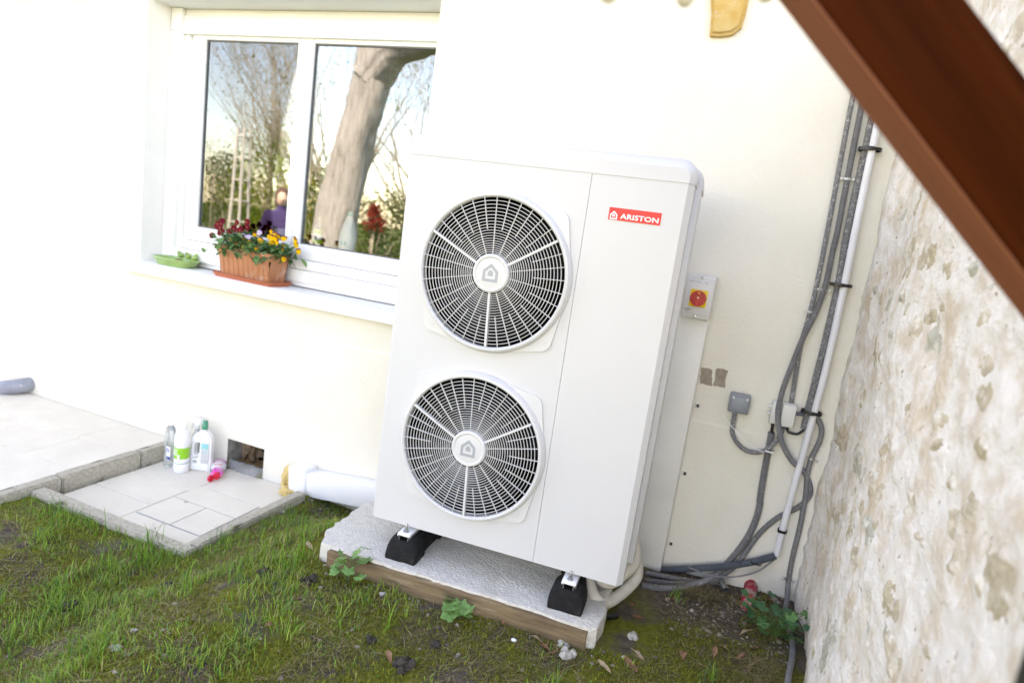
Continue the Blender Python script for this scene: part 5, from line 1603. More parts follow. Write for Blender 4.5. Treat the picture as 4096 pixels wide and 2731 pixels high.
tag(mb.build("black_pole", MT['black_plastic'], smooth=60), "blurred black pole at the lower right corner", "pole")

# ------------------------------------------------------------------ planting on the ground
def visible_ground(x, y):
    return not in_cut(x, y) and not (-1.52 < x < -0.06 and 2.01 < y + (-0.062 * (x + 0.75)) < 2.75) and x < wall_lim(y)
def wall_lim(y):
    return 0.43
def blades(name, samples, hr, wr, lean, palette, mat_, label, flat=False):
    n_ = len(samples)
    P = np.array(samples, float)
    ang = rng.uniform(0, 2 * PI, n_)
    h = rng.uniform(hr[0], hr[1], n_) * P[:, 3]
    w = rng.uniform(wr[0], wr[1], n_)
    ln = rng.uniform(lean[0], lean[1], n_)
    dx, dy = np.cos(ang), np.sin(ang)
    lx, ly = -dy, dx
    V = np.zeros((n_, 7, 3))
    ts = (0.0, 0.4, 0.75, 1.0)
    idx = 0
    for t in ts:
        off = ln * h * (t ** 1.8)
        z = h * t * np.sqrt(np.maximum(0.02, 1 - (ln * t * 0.75) ** 2))
        if flat:
            z = 0.004 + h * 0.12 * t * (1.3 - t)
            off = h * t
        cx_, cy_, cz_ = P[:, 0] + dx * off, P[:, 1] + dy * off, P[:, 2] + z
        if t < 1:
            ww = w * (1 - 0.55 * t)
            V[:, idx] = np.stack([cx_ - lx * ww, cy_ - ly * ww, cz_], 1)
            V[:, idx + 1] = np.stack([cx_ + lx * ww, cy_ + ly * ww, cz_], 1)
            idx += 2
        else:
            V[:, idx] = np.stack([cx_, cy_, cz_], 1)
    F = np.array([[0, 1, 3, 2], [2, 3, 5, 4]])
    T = np.array([[4, 5, 6]])
    base = (np.arange(n_) * 7)[:, None, None]
    quads = (base + F[None]).reshape(-1, 4)
    tris = (base + T[None]).reshape(-1, 3)
    me = bpy.data.meshes.new(name)
    me.vertices.add(n_ * 7)
    me.vertices.foreach_set("co", V.reshape(-1))
    nl = quads.size + tris.size
    me.loops.add(nl)
    me.loops.foreach_set("vertex_index", np.concatenate([quads.ravel(), tris.ravel()]).astype(np.int32))
    npoly = len(quads) + len(tris)
    me.polygons.add(npoly)
    st = np.concatenate([np.arange(len(quads)) * 4, quads.size + np.arange(len(tris)) * 3]).astype(np.int32)
    me.polygons.foreach_set("loop_start", st)
    me.update(calc_edges=True)
    pal = np.array(palette)
    ci = rng.integers(0, len(pal), n_)
    k = rng.uniform(0.75, 1.25, n_)
    c = pal[ci] * k[:, None]
    c4 = np.ones((n_, 7, 4), np.float32)
    c4[:, :, :3] = c[:, None, :]
    ca = me.color_attributes.new("Col", 'FLOAT_COLOR', 'POINT')
    ca.data.foreach_set("color", c4.ravel())
    me.polygons.foreach_set("use_smooth", np.ones(npoly, bool))
    me.materials.append(mat_)
    me.validate()
    o = bpy.data.objects.new(name, me)
    COL.objects.link(o)
    return tag(o, label, None, None, 'stuff')
def dens_grass(x, y):
    d = 0.10 + 0.75 * smoothstep(-0.7, -1.5, x) + 0.25 * smoothstep(-1.3, -2.3, x)
    nn = fbm(x, y, 2.6, 5.0)
    d *= smoothstep(-0.28, 0.25, nn) * 0.95 + 0.05
    if y > 2.35 and x > -0.1:
        d *= 0.05
    if y > 2.42 and -2.02 < x < -1.2:
        d *= 0.12
    if x < -1.25:   # long grass against the kerbs
        near_k = max(smoothstep(0.28, 0.02, abs(y - 1.86)) if x < -2.0 else 0, smoothstep(0.30, 0.03, abs(x + 1.95)) if y > 1.75 else 0)
        d = max(d, 0.45 * near_k)
    return d
samp, tufts, mossp, straw = [], [], [], []
tries = 0
X0, X1, Y0, Y1 = -3.2, 0.44, 0.55, 2.79
while len(samp) < 27000 and tries < 400000:
    tries += 1
    x, y = random.uniform(X0, X1), random.uniform(Y0, Y1)
    if x > -1.6 and y < 1.25 and random.random() < 0.5:
        continue
    if not visible_ground(x, y) or random.random() > dens_grass(x, y):
        continue
    kk = 1.0
    if x < -1.25:
        kk += 0.15 * max(smoothstep(0.22, 0.02, abs(y - 1.86)) if x < -2.0 else 0, smoothstep(0.30, 0.05, abs(x + 1.92)) if y > 1.9 else 0)
    kk *= 0.45 + 0.65 * smoothstep(-0.3, 0.3, fbm(x, y, 3.5, 9.0))
    if -2.02 < x < -1.72 and y > 1.85:
        kk *= 0.62
    if x < -2.0 and y > 1.72:
        kk *= 0.62
    if x > -0.9:
        kk *= 0.6
    samp.append((x, y, gz(x, y) - 0.004, kk))
blades("grass", samp, (0.022, 0.062), (0.0010, 0.0022), (0.15, 1.0), [(0.17, 0.36, 0.035), (0.13, 0.30, 0.032), (0.24, 0.40, 0.055), (0.10, 0.24, 0.055), (0.29, 0.37, 0.06), (0.34, 0.30, 0.12)], MT['grassm'], "short green lawn grass in front of the paving")
# tufts
for k in range(95):
    x, y = random.uniform(X0, 0.3), random.uniform(0.8, 2.6)
    if not visible_ground(x, y) or random.random() > dens_grass(x, y) + 0.08:
        continue
    for q in range(random.randint(14, 36)):
        xx, yy = x + random.gauss(0, 0.022), y + random.gauss(0, 0.022)
        if visible_ground(xx, yy):
            tufts.append((xx, yy, gz(xx, yy) - 0.004, random.uniform(0.7, 1.3) * (0.8 if x > -1 else 1.15)))
for k in range(300):   # tall blades along kerbs
    if random.random() < 0.5:
        x, y = random.uniform(-3.0, -2.0), 1.885 - abs(random.gauss(0, 0.05))
    else:
        x, y = -1.985 + abs(random.gauss(0, 0.09)), random.uniform(1.9, 2.62)
    tufts.append((x, y, gz(x, y) - 0.004, random.uniform(0.5, 1.25)))
blades("grass_tufts", tufts, (0.042, 0.098), (0.0010, 0.0019), (0.1, 0.8), [(0.14, 0.33, 0.028), (0.11, 0.27, 0.028), (0.19, 0.37, 0.04), (0.08, 0.21, 0.05)], MT['grassm'], "tufts of longer grass along the kerbs and in the lawn")
tries = 0
while len(mossp) < 120000 and tries < 600000:
    tries += 1
    x, y = random.uniform(-2.6, X1), random.uniform(0.75, Y1)
    if not visible_ground(x, y):
        continue
    m_ = fbm(x, y, 2.2, 20.0) + 0.35 * fbm(x, y, 9.0, 31.0)
    thr = -0.22 + (0.62 if (y > 2.36 and x > -0.15) else 0.0) + (0.12 if x < -1.2 else 0)
    if m_ < thr and random.random() > (0.015 if (y > 2.36 and x > -0.15) else 0.06):
        continue
    mossp.append((x, y, gz(x, y) - 0.003, 1.0))
blades("moss", mossp, (0.006, 0.016), (0.0011, 0.0024), (0.2, 1.0), [(0.22, 0.23, 0.022), (0.18, 0.20, 0.020), (0.28, 0.275, 0.032), (0.13, 0.135, 0.022), (0.18, 0.145, 0.03)], MT['grassm'], "yellow green moss covering the damp soil")
while len(straw) < 9500:
    x, y = random.uniform(-3.0, 0.42), random.uniform(0.8, Y1)
    if visible_ground(x, y) and fbm(x, y, 3.1, 40.0) > -0.05:
        straw.append((x, y, gz(x, y) + 0.002, 1.0))
for k in range(420):   # matted heap by the metal tube
    x, y = 0.06 + random.gauss(0, 0.05), 2.63 + random.gauss(0, 0.03)
    straw.append((x, y, gz(x, y) + random.uniform(0, 0.03), random.uniform(0.8, 1.6)))
for k in range(260):
    x, y = 0.30 + random.gauss(0, 0.03), 2.22 + random.gauss(0, 0.05)
    straw.append((x, y, gz(x, y) + random.uniform(0, 0.02), random.uniform(0.8, 1.5)))
blades("dry_grass", straw, (0.02, 0.075), (0.0006, 0.0013), (0.3, 1.0), [(0.28, 0.22, 0.11), (0.20, 0.15, 0.07), (0.34, 0.28, 0.15), (0.13, 0.095, 0.05)], MT['grassm'], "dead dry grass stalks lying on the soil", flat=True)

# gravel and crumbs as one mass
bm = bmesh.new()
bmesh.ops.create_icosphere(bm, subdivisions=1, radius=1.0)
bm.verts.index_update()
iv = np.array([v.co[:] for v in bm.verts])
itf = [tuple(v.index for v in f.verts) for f in bm.faces]
bm.free()
mb, cols = MB(), []
cnt = 0
while cnt < 3200:
    x, y = random.uniform(-2.2, 0.43), random.uniform(0.8, 2.78)
    soilz = (y > 2.3 and x > -0.1) or (-2.0 < x < -1.45 and y > 2.3)
    fr = abs(y - 1.97 - 0.062 * (x + 0.75)) < 0.09 and -1.4 < x < -0.1
    if not visible_ground(x, y) or (not soilz and not fr and random.random() > 0.18):
        continue
    r = (random.uniform(0.0015, 0.004) if random.random() < 0.88 else random.uniform(0.004, 0.009))
    if soilz:
        r *= 1.35
    s = np.array([r * random.uniform(0.7, 1.4), r * random.uniform(0.7, 1.4), r * random.uniform(0.5, 0.9)])
    v = iv * s * rng.uniform(0.75, 1.25, (len(iv), 1)) + np.array([x, y, gz(x, y) + r * 0.3])
    mb.add(v.tolist(), itf)
    c = random.choice([(0.30, 0.26, 0.20), (0.16, 0.12, 0.09), (0.10, 0.08, 0.07), (0.26, 0.23, 0.19), (0.36, 0.33, 0.28), (0.20, 0.15, 0.13), (0.14, 0.11, 0.09), (0.18, 0.15, 0.12)])
    cols.extend([(*c, 1)] * len(iv))
    cnt += 1
o = mb.build("gravel", MT['gravel'], smooth=None, cols=cols)
tag(o, "small gravel and soil crumbs scattered on the ground", kind='stuff')

# worm casts / clods
def clod(x, y, r, label, m='clod'):
    mb = MB()
    for k in range(11):
        a = random.uniform(0, 6.28)
        q = r * random.uniform(0, 0.9)
        rr = r * random.uniform(0.22, 0.45)
        mb.blob((math.cos(a) * q, math.sin(a) * q, rr * 0.4 + r * 0.5 * (1 - q / r) * random.random()), rr, k + x * 10, 0.6, 2, freq=2.5)
    return tag(mb.build("soil_clod", MT[m], loc=(x, y, gz(x, y))), label, "soil clod", "dark worm casts in the grass")
clod(-0.753, 1.762, 0.026, "tall dark worm cast in the moss in front of the slab's middle")
clod(-0.79, 1.61, 0.036, "wide dark worm cast near the bottom edge beside a red leaf")
clod(-1.873, 1.664, 0.030, "dark soil clod in the grass below the paving corner")
clod(-2.086, 1.44, 0.040, "dark soil clod in the long grass at the lower left")
clod(-1.33, 1.83, 0.034, "dark worm cast in the grass left of the concrete slab")
clod(-1.51, 1.783, 0.028, "small dark worm cast between two grass tufts left of the slab")
clod(-0.95, 1.66, 0.022, "small worm cast in the grass left of the tall one")
def crumb(x, y, r, label):
    mb = MB()
    for k in range(6):
        mb.blob((random.uniform(-r, r), random.uniform(-r, r) * 0.7, r * 0.3), r * random.uniform(0.4, 0.7), k, 0.5, 2, freq=2.2)
    return tag(mb.build("concrete_crumb", MT['lime_bit'], loc=(x, y, gz(x, y))), label, "crumb", "pale concrete crumbs on the soil")
crumb(-0.353, 2.00, 0.018, "pale knobbly concrete crumb beside the form board's right end")
crumb(-0.335, 1.95, 0.024, "flat pale concrete crumb in front of the board's right end")
crumb(-1.051, 1.905, 0.013, "small pale concrete crumb in front of the left rubber foot")
crumb(-0.13, 2.18, 0.020, "pale concrete crumb at the slab's right corner")
crumb(-1.604, 1.249, 0.016, "white crumb in the grass at the bottom left")
crumb(-1.64, 1.344, 0.011, "tiny white crumb in the grass above the bottom left one")
tag(MB().blob((-0.521, 1.918, gz(-0.521, 1.918) + 0.006), 0.009, 2, 0.1, 2, scale=(1.2, 1, 0.7)).build("pebble", MT['bottle_white']), "smooth white pebble in front of the wooden board", "pebble")

# dead leaves, each its own object
def dead_leaf_mesh(seed, L_=0.06, w=0.012):
    rnd = random.Random(seed)
    vs, n_ = [], 6
    for i in range(n_ + 1):
        t = i / n_
        hw = w * math.sin(PI * min(1, t * 0.94 + 0.04)) * rnd.uniform(0.8, 1.2)
        zc = 0.010 * math.sin(t * 3 + seed) + 0.012 * t * t
        vs += [(-hw, t * L_, zc + hw * rnd.uniform(0.2, 0.9)), (0, t * L_, zc), (hw, t * L_, zc + hw * rnd.uniform(0.1, 0.8))]
    fs = []
    for i in range(n_):
        o = i * 3
        fs += [(o, o + 1, o + 4, o + 3), (o + 1, o + 2, o + 5, o + 4)]
    return MB().add(vs, fs).mesh("dead_leaf", MT['deadleaf2'] if seed % 4 == 1 else MT['deadleaf'], 180)
DLM = [dead_leaf_mesh(s, random.uniform(0.045, 0.075), random.uniform(0.009, 0.016)) for s in range(8)]
dl = [(-0.59, 1.976, "curled brown leaf against the wooden board, left of the white pebble"), (-0.483, 1.964, "dark curled leaf right of the white pebble"), (-0.435, 1.956, "narrow dark leaf near the board's right third"), (-1.071, 1.929, "small pinkish brown leaf near the left weed"), (-0.402, 1.922, "pale dry leaf in front of the board's right end"), (-0.149, 2.108, "narrow upright leaf off the slab's right corner"), (-0.826, 1.598, "short reddish leaf beside the wide worm cast"), (-0.572, 2.02, "brown leaf under the board's middle weed"), (-0.182, 2.37, "brown leaf beside the slab's right edge under the pipes"), (-0.176, 1.93, "brown leaf in the moss below the slab corner"), (-0.172, 2.30, "crumpled leaf under the cream pipes"), (-0.03, 2.546, "reddish leaf on the soil in front of the conduits"), (0.14, 2.56, "flat pale leaf on the soil below the metal tube"), (0.158, 2.314, "dark leaf in the moss left of the corner weed"), (0.145, 2.202, "upright brown leaf in the moss near the bottom"), (0.256, 2.284, "yellowish leaf below the corner weed"), (0.043, 2.129, "dark red leaf in the moss at the bottom"), (0.237, 2.39, "brown stalk like leaf beside the corner weed"), (-0.147, 2.02, "curled leaf in the moss below the slab's right end"), (0.304, 2.369, "brown leaf under the corner weed"), (-1.60, 2.42, "brown leaf on the bare soil left of the slab"), (-1.66, 2.35, "second brown leaf on the bare soil left of the slab"), (-1.72, 2.47, "leaf on the bare soil under the white duct"), (-1.56, 2.50, "leaf between the white duct and the slab"), (-1.25, 1.55, "brown leaf in the grass left of the bottom weed"), (-1.45, 2.00, "leaf fragment at the slab's left corner"), (0.36, 2.72, "reddish leaf standing at the corner conduit"), (0.33, 2.62, "brown leaf beside the red pipe stub")]
for i, (x, y, lb) in enumerate(dl):
    o = inst(DLM[i % len(DLM)], "dead_leaf")
    o.location = (x, y, gz(x, y) + 0.006)
    o.rotation_euler = (random.uniform(-0.3, 0.5), random.uniform(-0.5, 0.5), random.uniform(0, 6.28))
    s = random.uniform(0.7, 1.1)
    o.scale = (s, s, s)
    tag(o, lb, "dead leaf", "dead leaves on the ground")
# weeds with lobed leaves
def lobed_leaf(seed, R=0.022):
    rnd = random.Random(seed)
    mb, cols = MB(), []
    base = rnd.choice([(0.15, 0.33, 0.10), (0.12, 0.27, 0.085), (0.17, 0.36, 0.11)])
    vs, n_ = [(0, R * 0.15, 0)], 30
    for k in range(n_):
        th = -PI * 0.5 + 2 * PI * (k + 0.5) / n_
        a = th - PI / 2
        lob = 0.66 + 0.34 * abs(math.cos(2.5 * a)) + 0.07 * math.cos(13 * a)
        if abs(abs(a) - PI) < 0.35:
            lob *= 0.45
        r = R * lob
        vs.append((r * math.cos(th), R * 0.15 + r * math.sin(th), -0.12 * r + 0.10 * r * math.cos(5 * a)))
    mb.add(vs, [(0, 1 + k, 1 + (k + 1) % n_) for k in range(n_)])
    for k in range(len(vs)):
        q = rnd.uniform(0.9, 1.1)
        cols.append((base[0] * q, base[1] * q, base[2] * q, 1))
    return mb.mesh("leaf", MT['leaf'], 180, cols)
LM = [lobed_leaf(s, 0.026 + 0.003 * (s % 3)) for s in range(5)]
def weed(x, y, spread, h, nleaf, label, cat="weed", dark=False):
    z = gz(x, y)
    t = thing("weed", label, cat, (x, y, z), 0, "green weeds round the heat pump")
    st = MB()
    for k in range(nleaf):
        a = random.uniform(0, 2 * PI)
        r = spread * math.sqrt(random.random())
        hh = h * random.uniform(0.3, 1.0)
        tip = Vector((r * math.cos(a), r * math.sin(a) * 0.7, hh))
        st.tube([(0, 0, -0.005), (tip.x * 0.4, tip.y * 0.4, hh * 0.75), tip], 0.0010, 5)
        Mx = Matrix.Translation(tip) @ Matrix.Rotation(a - PI / 2, 4, 'Z') @ Matrix.Rotation(random.uniform(-0.5, 0.9), 4, 'X') @ Matrix.Rotation(random.uniform(-0.6, 0.6), 4, 'Y') @ Matrix.Scale(random.uniform(0.6, 1.2), 4)
        inst(random.choice(DK if dark else LM), "leaf", t, Mx)
    st.build("stem", MT['stemg'], t, smooth=60)
DK = []
for s in range(4):
    me = lobed_leaf(s + 20, 0.024)
    n_ = len(me.vertices)
    c = np.ones((n_, 4), np.float32)
    c[:, :3] = [(0.045, 0.17, 0.065), (0.065, 0.21, 0.07), (0.04, 0.14, 0.065), (0.08, 0.22, 0.07)][s]
    me.color_attributes["Col"].data.foreach_set("color", c.ravel())
    DK.append(me)
weed(-1.215, 1.905, 0.080, 0.14, 15, "light green lobed weed at the slab's front left, below the left rubber foot")
weed(-0.745, 1.935, 0.080, 0.080, 13, "light green lobed weed against the middle of the wooden board")
weed(0.355, 2.46, 0.125, 0.15, 60, "dense dark green weed in the corner between the soil and the stone wall", "plant", True)
weed(-0.03, 1.78, 0.03, 0.03, 5, "tiny green seedling in the moss at the bottom right")

# ------------------------------------------------------------------ the garden behind the camera, mirrored in the panes
def branch(mb, p, d, L_, r, depth, rnd, tips):
    segs = 4
    pts, rad = [p.copy()], [r]
    for i in range(segs):
        d = (d + Vector((rnd.uniform(-1, 1), rnd.uniform(-1, 1), rnd.uniform(-0.3, 0.7))) * 0.16).normalized()
        p = p + d * (L_ / segs)
        pts.append(p.copy())
        rad.append(max(0.0025, r * (1 - 0.65 * (i + 1) / segs)))
    mb.tube(pts, rad, 6 if depth < 2 else 4, caps=False)
    if depth >= 4:
        tips.append(p)
        return
    for k in range(rnd.randint(3, 5) if depth < 3 else 3):
        i = rnd.randint(1, segs)
        dd = (d + Vector((rnd.uniform(-1, 1), rnd.uniform(-1, 1), rnd.uniform(-0.2, 0.8))) * 0.75).normalized()
        branch(mb, pts[i], dd, L_ * rnd.uniform(0.55, 0.75), rad[i] * 0.6, depth + 1, rnd, tips)
def leaf_cloud(pts, size, cols_, n_, rnd, spread):
    mb, cols = MB(), []
    for k in range(n_):
        c = Vector(rnd.choice(pts)) + Vector((rnd.gauss(0, spread), rnd.gauss(0, spread), rnd.gauss(0, spread)))
        a = Vector((rnd.uniform(-1, 1), rnd.uniform(-1, 1), rnd.uniform(-1, 1))).normalized()
        b_ = a.orthogonal().normalized()
        s = size * rnd.uniform(0.5, 1.2)
        mb.add([c - a * s, c + b_ * s * 0.5, c + a * s, c - b_ * s * 0.5], [(0, 1, 2, 3)])
        cc = rnd.choice(cols_)
        q = rnd.uniform(0.8, 1.2)
        cols.extend([(cc[0] * q, cc[1] * q, cc[2] * q, 1)] * 4)
    return mb, cols
def bare_tree(x, y, h, seed, label, leafy=None):
    rnd = random.Random(seed)
    t = thing("bare_tree", label, "tree", (x, y, -0.1), 0, "bare spring trees across the garden")
    mb, tips = MB(), []
    branch(mb, Vector((0, 0, 0)), Vector((0, 0, 1)), h * 0.42, h * 0.009 + 0.02, 0, rnd, tips)
    branch(mb, Vector((0.1, 0, 0)), Vector((0.2, 0.1, 1)), h * 0.46, h * 0.007 + 0.015, 0, rnd, tips)
    branch(mb, Vector((-0.1, 0.1, 0)), Vector((-0.18, 0.1, 1)), h * 0.40, h * 0.006 + 0.015, 0, rnd, tips)
    mb.build("trunk", MT['twig'], t, smooth=60)
    m2, cols = leaf_cloud(tips, 0.04, leafy or [(0.36, 0.38, 0.10), (0.42, 0.40, 0.16), (0.28, 0.36, 0.07)], 1500, rnd, 0.3)
    m2.build("crown", MT['leaf'], t, smooth=None, cols=cols)
def bush(x, y, w, h, seed, cols_, label, name="shrub", n_=3600, size=0.055, z0=0.0):
    rnd = random.Random(seed)
    t = thing(name, label, "shrub", (x, y, -0.1), 0, "shrubs across the garden")
    pts = []
    for k in range(26):
        a, r = rnd.uniform(0, 6.28), math.sqrt(rnd.random())
        z = rnd.random()
        q = (1 - z * z) ** 0.5
        pts.append((math.cos(a) * r * w * q, math.sin(a) * r * w * q * 0.7, z0 + 0.1 + z * h * 0.92))
    m2, cols = leaf_cloud(pts, size, cols_, n_, rnd, h * 0.085)
    m2.build("crown", MT['leaf'], t, smooth=None, cols=cols)
    mb = MB()
    for k in range(7):
        p = rnd.choice(pts)
        mb.tube([(p[0] * 0.15, p[1] * 0.15, 0), (p[0] * 0.5, p[1] * 0.5, p[2] * 0.6), p], [0.03, 0.02, 0.006], 6)
    mb.build("trunk", MT['twig'], t, smooth=60)
GREEN = [(0.10, 0.20, 0.03), (0.16, 0.26, 0.04), (0.07, 0.14, 0.025)]
YELL = [(0.36, 0.32, 0.03), (0.44, 0.36, 0.03), (0.22, 0.26, 0.03)]
OLIVE = [(0.30, 0.29, 0.12), (0.24, 0.26, 0.09), (0.36, 0.33, 0.17)]
DARK = [(0.03, 0.06, 0.018), (0.045, 0.08, 0.022), (0.06, 0.09, 0.03)]
# big old tree with a fork
bt = thing("old_tree", "big old tree with a leaning sunlit trunk mirrored in the right pane", "tree", (-6.35, -2.5, -0.1))
mb = MB()
def knotty(pts, rad, n_=56, seed=0):
    P = smooth_path(pts, 0.08)
    m_ = len(P)
    R_ = np.interp(np.linspace(0, 1, m_), np.linspace(0, 1, len(rad)), rad)
    k0 = len(mb.v)
    mb.tube(P, list(R_), n_)
    for i in range(k0, len(mb.v)):
        v = Vector(mb.v[i])
        d = mnoise.fractal(Vector((v.x * 4, v.y * 4, v.z * 1.4 + seed)), 1.0, 2.0, 3) * 0.045
        ax_ = P[min(m_ - 1, (i - k0) // n_)]
        o = Vector((v.x - ax_[0], v.y - ax_[1], 0))
        an = math.atan2(o.y, o.x)
        d += 0.030 * mnoise.noise(Vector((math.cos(an) * 5, math.sin(an) * 5, v.z * 0.9 + seed))) - 0.016 * abs(mnoise.noise(Vector((math.cos(an) * 11, math.sin(an) * 11, v.z * 2.0))))
        if o.length > 1e-4:
            v += o.normalized() * d
        mb.v[i] = tuple(v)
knotty([(-0.30, 0, -0.1), (0.02, 0, 0.9), (0.13, 0, 1.6), (0.27, 0, 2.4), (0.42, 0, 3.1), (0.52, 0, 3.9), (0.50, 0, 5.2), (0.40, 0.1, 7)], [0.52, 0.36, 0.31, 0.285, 0.29, 0.27, 0.20, 0.08])
knotty([(0.48, 0, 3.55), (0.85, 0.05, 3.95), (1.35, 0.1, 4.12), (2.0, 0.2, 4.25), (3.2, 0.3, 4.9)], [0.30, 0.27, 0.25, 0.22, 0.12], seed=4)
mb.build("trunk", MT['bark'], bt, smooth=70)
mb, tips = MB(), []
rr_ = random.Random(5)
for (p, d) in (((0.45, 0.1, 6.4), (0, 0.2, 1)), ((0.5, 0, 5.6), (-0.8, 0.2, 0.6)), ((2.6, 0.25, 4.6), (0.6, 0.1, 0.8)), ((3.1, 0.3, 4.9), (0.9, 0, 0.4))):
    branch(mb, Vector(p), Vector(d).normalized(), 2.0, 0.07, 1, rr_, tips)
mb.build("branch", MT['twig'], bt, smooth=60)
bare_tree(-12.5, -9.0, 9.0, 1, "slender bare tree mirrored at the left pane's left side")
bare_tree(-15.5, -13.5, 11.0, 2, "tall bare tree mirrored in the middle of the left pane")
bare_tree(-10.6, -8.0, 8.5, 3, "bare tree mirrored at the left pane's right side", OLIVE)
bare_tree(-8.2, -9.0, 9.0, 4, "bare tree mirrored just left of the old trunk")
bare_tree(-18.5, -15.0, 11.0, 5, "far bare tree behind the white trellis")
bare_tree(-9.2, -15.0, 10.0, 8, "far bare tree behind the old trunk", OLIVE)
bush(-13.2, -8.5, 1.3, 3.4, 11, [(0.38, 0.50, 0.03), (0.28, 0.42, 0.03)], "fresh lime green shrub mirrored at the left pane's edge")
bush(-11.4, -8.2, 1.1, 2.6, 12, YELL, "yellow flowering shrub mirrored in the left pane")
bush(-13.0, -10.0, 1.5, 2.4, 13, OLIVE, "olive shrub mirrored behind the trellis")
bush(-10.0, -7.0, 0.9, 2.4, 14, GREEN + YELL, "green and yellow shrub mirrored beside the middle stile")
bush(-11.0, -9.5, 1.6, 2.0, 15, OLIVE, "low olive hedge mirrored in the left pane")
bush(-6.0, -8.0, 1.3, 2.9, 16, OLIVE, "loose olive shrub mirrored right of the old trunk")
bush(-5.6, -6.0, 0.75, 2.1, 17, DARK, "dark evergreen mirrored at the right pane's edge")
bush(-8.3, -7.5, 1.3, 2.2, 18, OLIVE + GREEN, "green shrub mirrored behind the old trunk")
bush(-4.2, -7.0, 1.2, 2.6, 19, DARK + GREEN, "dark green shrub mirrored beside the heat pump", n_=4200)
bush(-15.6, -9.5, 1.4, 2.6, 20, GREEN, "green shrub far off in the garden")
bush(-17.5, -11.0, 1.6, 3.0, 21, OLIVE + GREEN, "tall loose shrub far off in the garden")
# white trellis tower
tr = thing("garden_trellis", "tall white tapering garden trellis mirrored in the left pane", "trellis", (-11.66, -6.0, -0.1))
for (sx, sy) in ((-1, -1), (1, -1), (1, 1), (-1, 1)):
    MB().tube([(sx * 0.17, sy * 0.17, 0), (sx * 0.09, sy * 0.09, 3.1)], 0.035, 8).build("post", MT['white_paint'], tr, smooth=60)
for k in range(6):
    z = 0.4 + 0.5 * k
    q = 0.19 - 0.09 * z / 3.1
    mb = MB()
    for (a, c) in (((-q, -q), (q, -q)), ((q, -q), (q, q)), ((q, q), (-q, q)), ((-q, q), (-q, -q))):
        mb.tube([(a[0], a[1], z), (c[0], c[1], z)], 0.022, 6)
    mb.build("rung", MT['white_paint'], tr, smooth=60)
bush(-7.85, -6.0, 0.26, 0.55, 30, [(0.60, 0.045, 0.04), (0.66, 0.10, 0.06), (0.50, 0.03, 0.03), (0.10, 0.13, 0.03)], "red flowering shrub mirrored in the right pane", n_=900, size=0.05, z0=1.08)
bush(-7.9, -6.3, 0.7, 1.25, 31, GREEN, "low green plant under the red shrub", n_=900)
# clipped round shrub whose shade falls on the trunk foot, and plant support stakes
for (x, y, lb) in ((-4.9, -3.2, "thin garden stake mirrored at the right pane's right side"), (-12.9, -6.3, "thin garden stake far left")):
    tag(MB().tube([(x, y, -0.15), (x + 0.05, y, 1.9)], 0.015, 8).build("garden_stake", MT['twig'], smooth=60), lb, "stake")

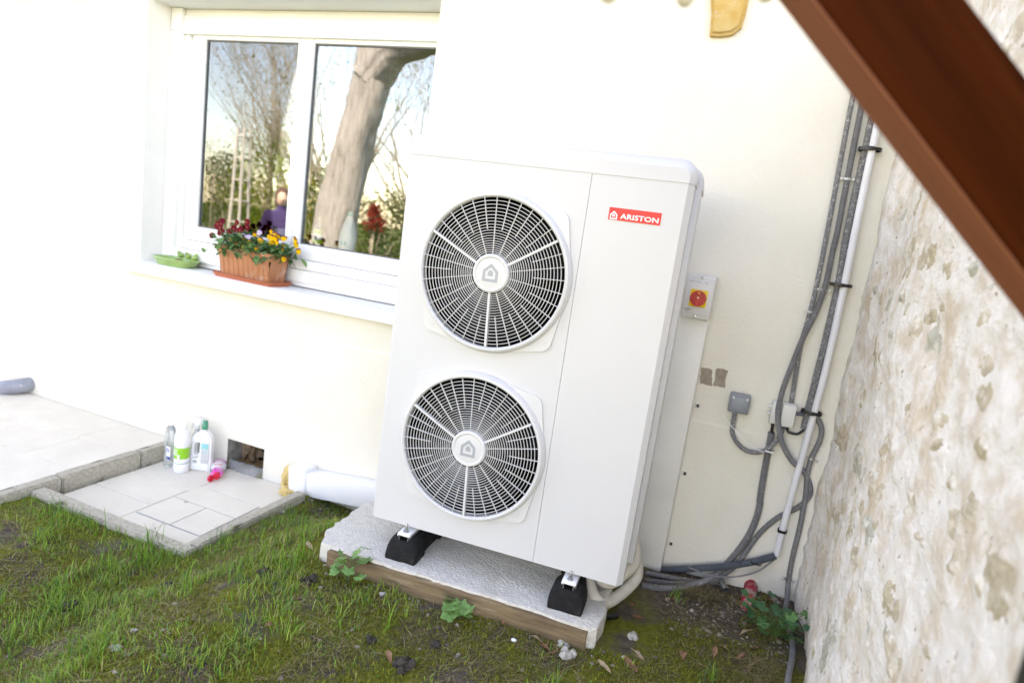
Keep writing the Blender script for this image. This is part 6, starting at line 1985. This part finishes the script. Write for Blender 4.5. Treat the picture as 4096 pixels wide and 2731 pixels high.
# person in the garden (seen mirrored)
def skin_body(name, joints, edges, m, parent, root=0, sub=2):
    me = bpy.data.meshes.new(name)
    me.from_pydata([j[0] for j in joints], edges, [])
    o = bpy.data.objects.new(name, me)
    COL.objects.link(o)
    o.modifiers.new("skin", 'SKIN').use_smooth_shade = True
    for i, j in enumerate(joints):
        me.skin_vertices[0].data[i].radius = j[1]
        me.skin_vertices[0].data[i].use_root = (i == root)
    s_ = o.modifiers.new("subsurf", 'SUBSURF')
    s_.levels = s_.render_levels = sub
    me.materials.append(m)
    o.parent = parent
    return o
pe = thing("person", "person with brown hair in a purple sweater mirrored in the left pane", "person", (-5.80, -0.7, -0.1), 2.4)
bj = [((0, 0, 0.92), (0.16, 0.12)), ((0, 0, 1.10), (0.145, 0.105)), ((0, 0, 1.30), (0.17, 0.11)), ((0, 0, 1.40), (0.10, 0.08)), ((0, -0.01, 1.46), (0.055, 0.055)), ((0, -0.02, 1.53), (0.055, 0.06)),
      ((0.17, 0, 1.36), (0.065, 0.065)), ((0.23, -0.02, 1.12), (0.052, 0.052)), ((0.17, -0.20, 1.00), (0.042, 0.042)), ((0.10, -0.30, 1.02), (0.034, 0.034)),
      ((-0.17, 0, 1.36), (0.065, 0.065)), ((-0.23, -0.02, 1.12), (0.052, 0.052)), ((-0.17, -0.20, 1.00), (0.042, 0.042)), ((-0.10, -0.30, 1.02), (0.034, 0.034)),
      ((0.09, 0, 0.84), (0.095, 0.10)), ((0.10, -0.02, 0.50), (0.065, 0.07)), ((0.10, 0.02, 0.10), (0.045, 0.05)), ((0.10, -0.10, 0.04), (0.04, 0.035)),
      ((-0.09, 0, 0.84), (0.095, 0.10)), ((-0.10, -0.02, 0.50), (0.065, 0.07)), ((-0.10, 0.02, 0.10), (0.045, 0.05)), ((-0.10, -0.10, 0.04), (0.04, 0.035))]
be = [(0, 1), (1, 2), (2, 3), (3, 4), (4, 5), (2, 6), (6, 7), (7, 8), (8, 9), (2, 10), (10, 11), (11, 12), (12, 13), (0, 14), (14, 15), (15, 16), (16, 17), (0, 18), (18, 19), (19, 20), (20, 21)]
skin_body("body", bj, be, MT['sweater'], pe)
mb = MB()
mb.blob((0, -0.02, 1.575), 0.10, 2, 0.02, 3, scale=(0.78, 0.95, 1.12))
mb.blob((0, -0.118, 1.565), 0.016, 1, 0.05, 2, scale=(0.8, 1, 1.5))
mb.build("head", MT['skin'], pe, smooth=60)
mb = MB()
mb.blob((0, 0.015, 1.605), 0.115, 6, 0.25, 3, scale=(0.86, 0.95, 1.0), freq=3)
mb.blob((0, 0.055, 1.51), 0.085, 7, 0.3, 3, scale=(1.0, 0.6, 1.2), freq=3)
mb.build("hair", MT['hair'], pe, smooth=60)
for s_ in (-1, 1):
    h0 = MB()
    h0.blob((s_ * 0.10, -0.33, 1.02), 0.034, 2, 0.05, 2, scale=(0.9, 1.2, 0.5))
    for q in range(4):
        h0.tube([(s_ * 0.10 + (q - 1.5) * 0.017, -0.36, 1.02), (s_ * 0.10 + (q - 1.5) * 0.018, -0.39, 1.01), (s_ * 0.10 + (q - 1.5) * 0.017, -0.405, 0.985)], 0.008, 6)
    h0.tube([(s_ * 0.075, -0.33, 1.03), (s_ * 0.05, -0.36, 1.03), (s_ * 0.045, -0.385, 1.02)], 0.009, 6)
    h0.build("hand", MT['skin'], pe, smooth=60)
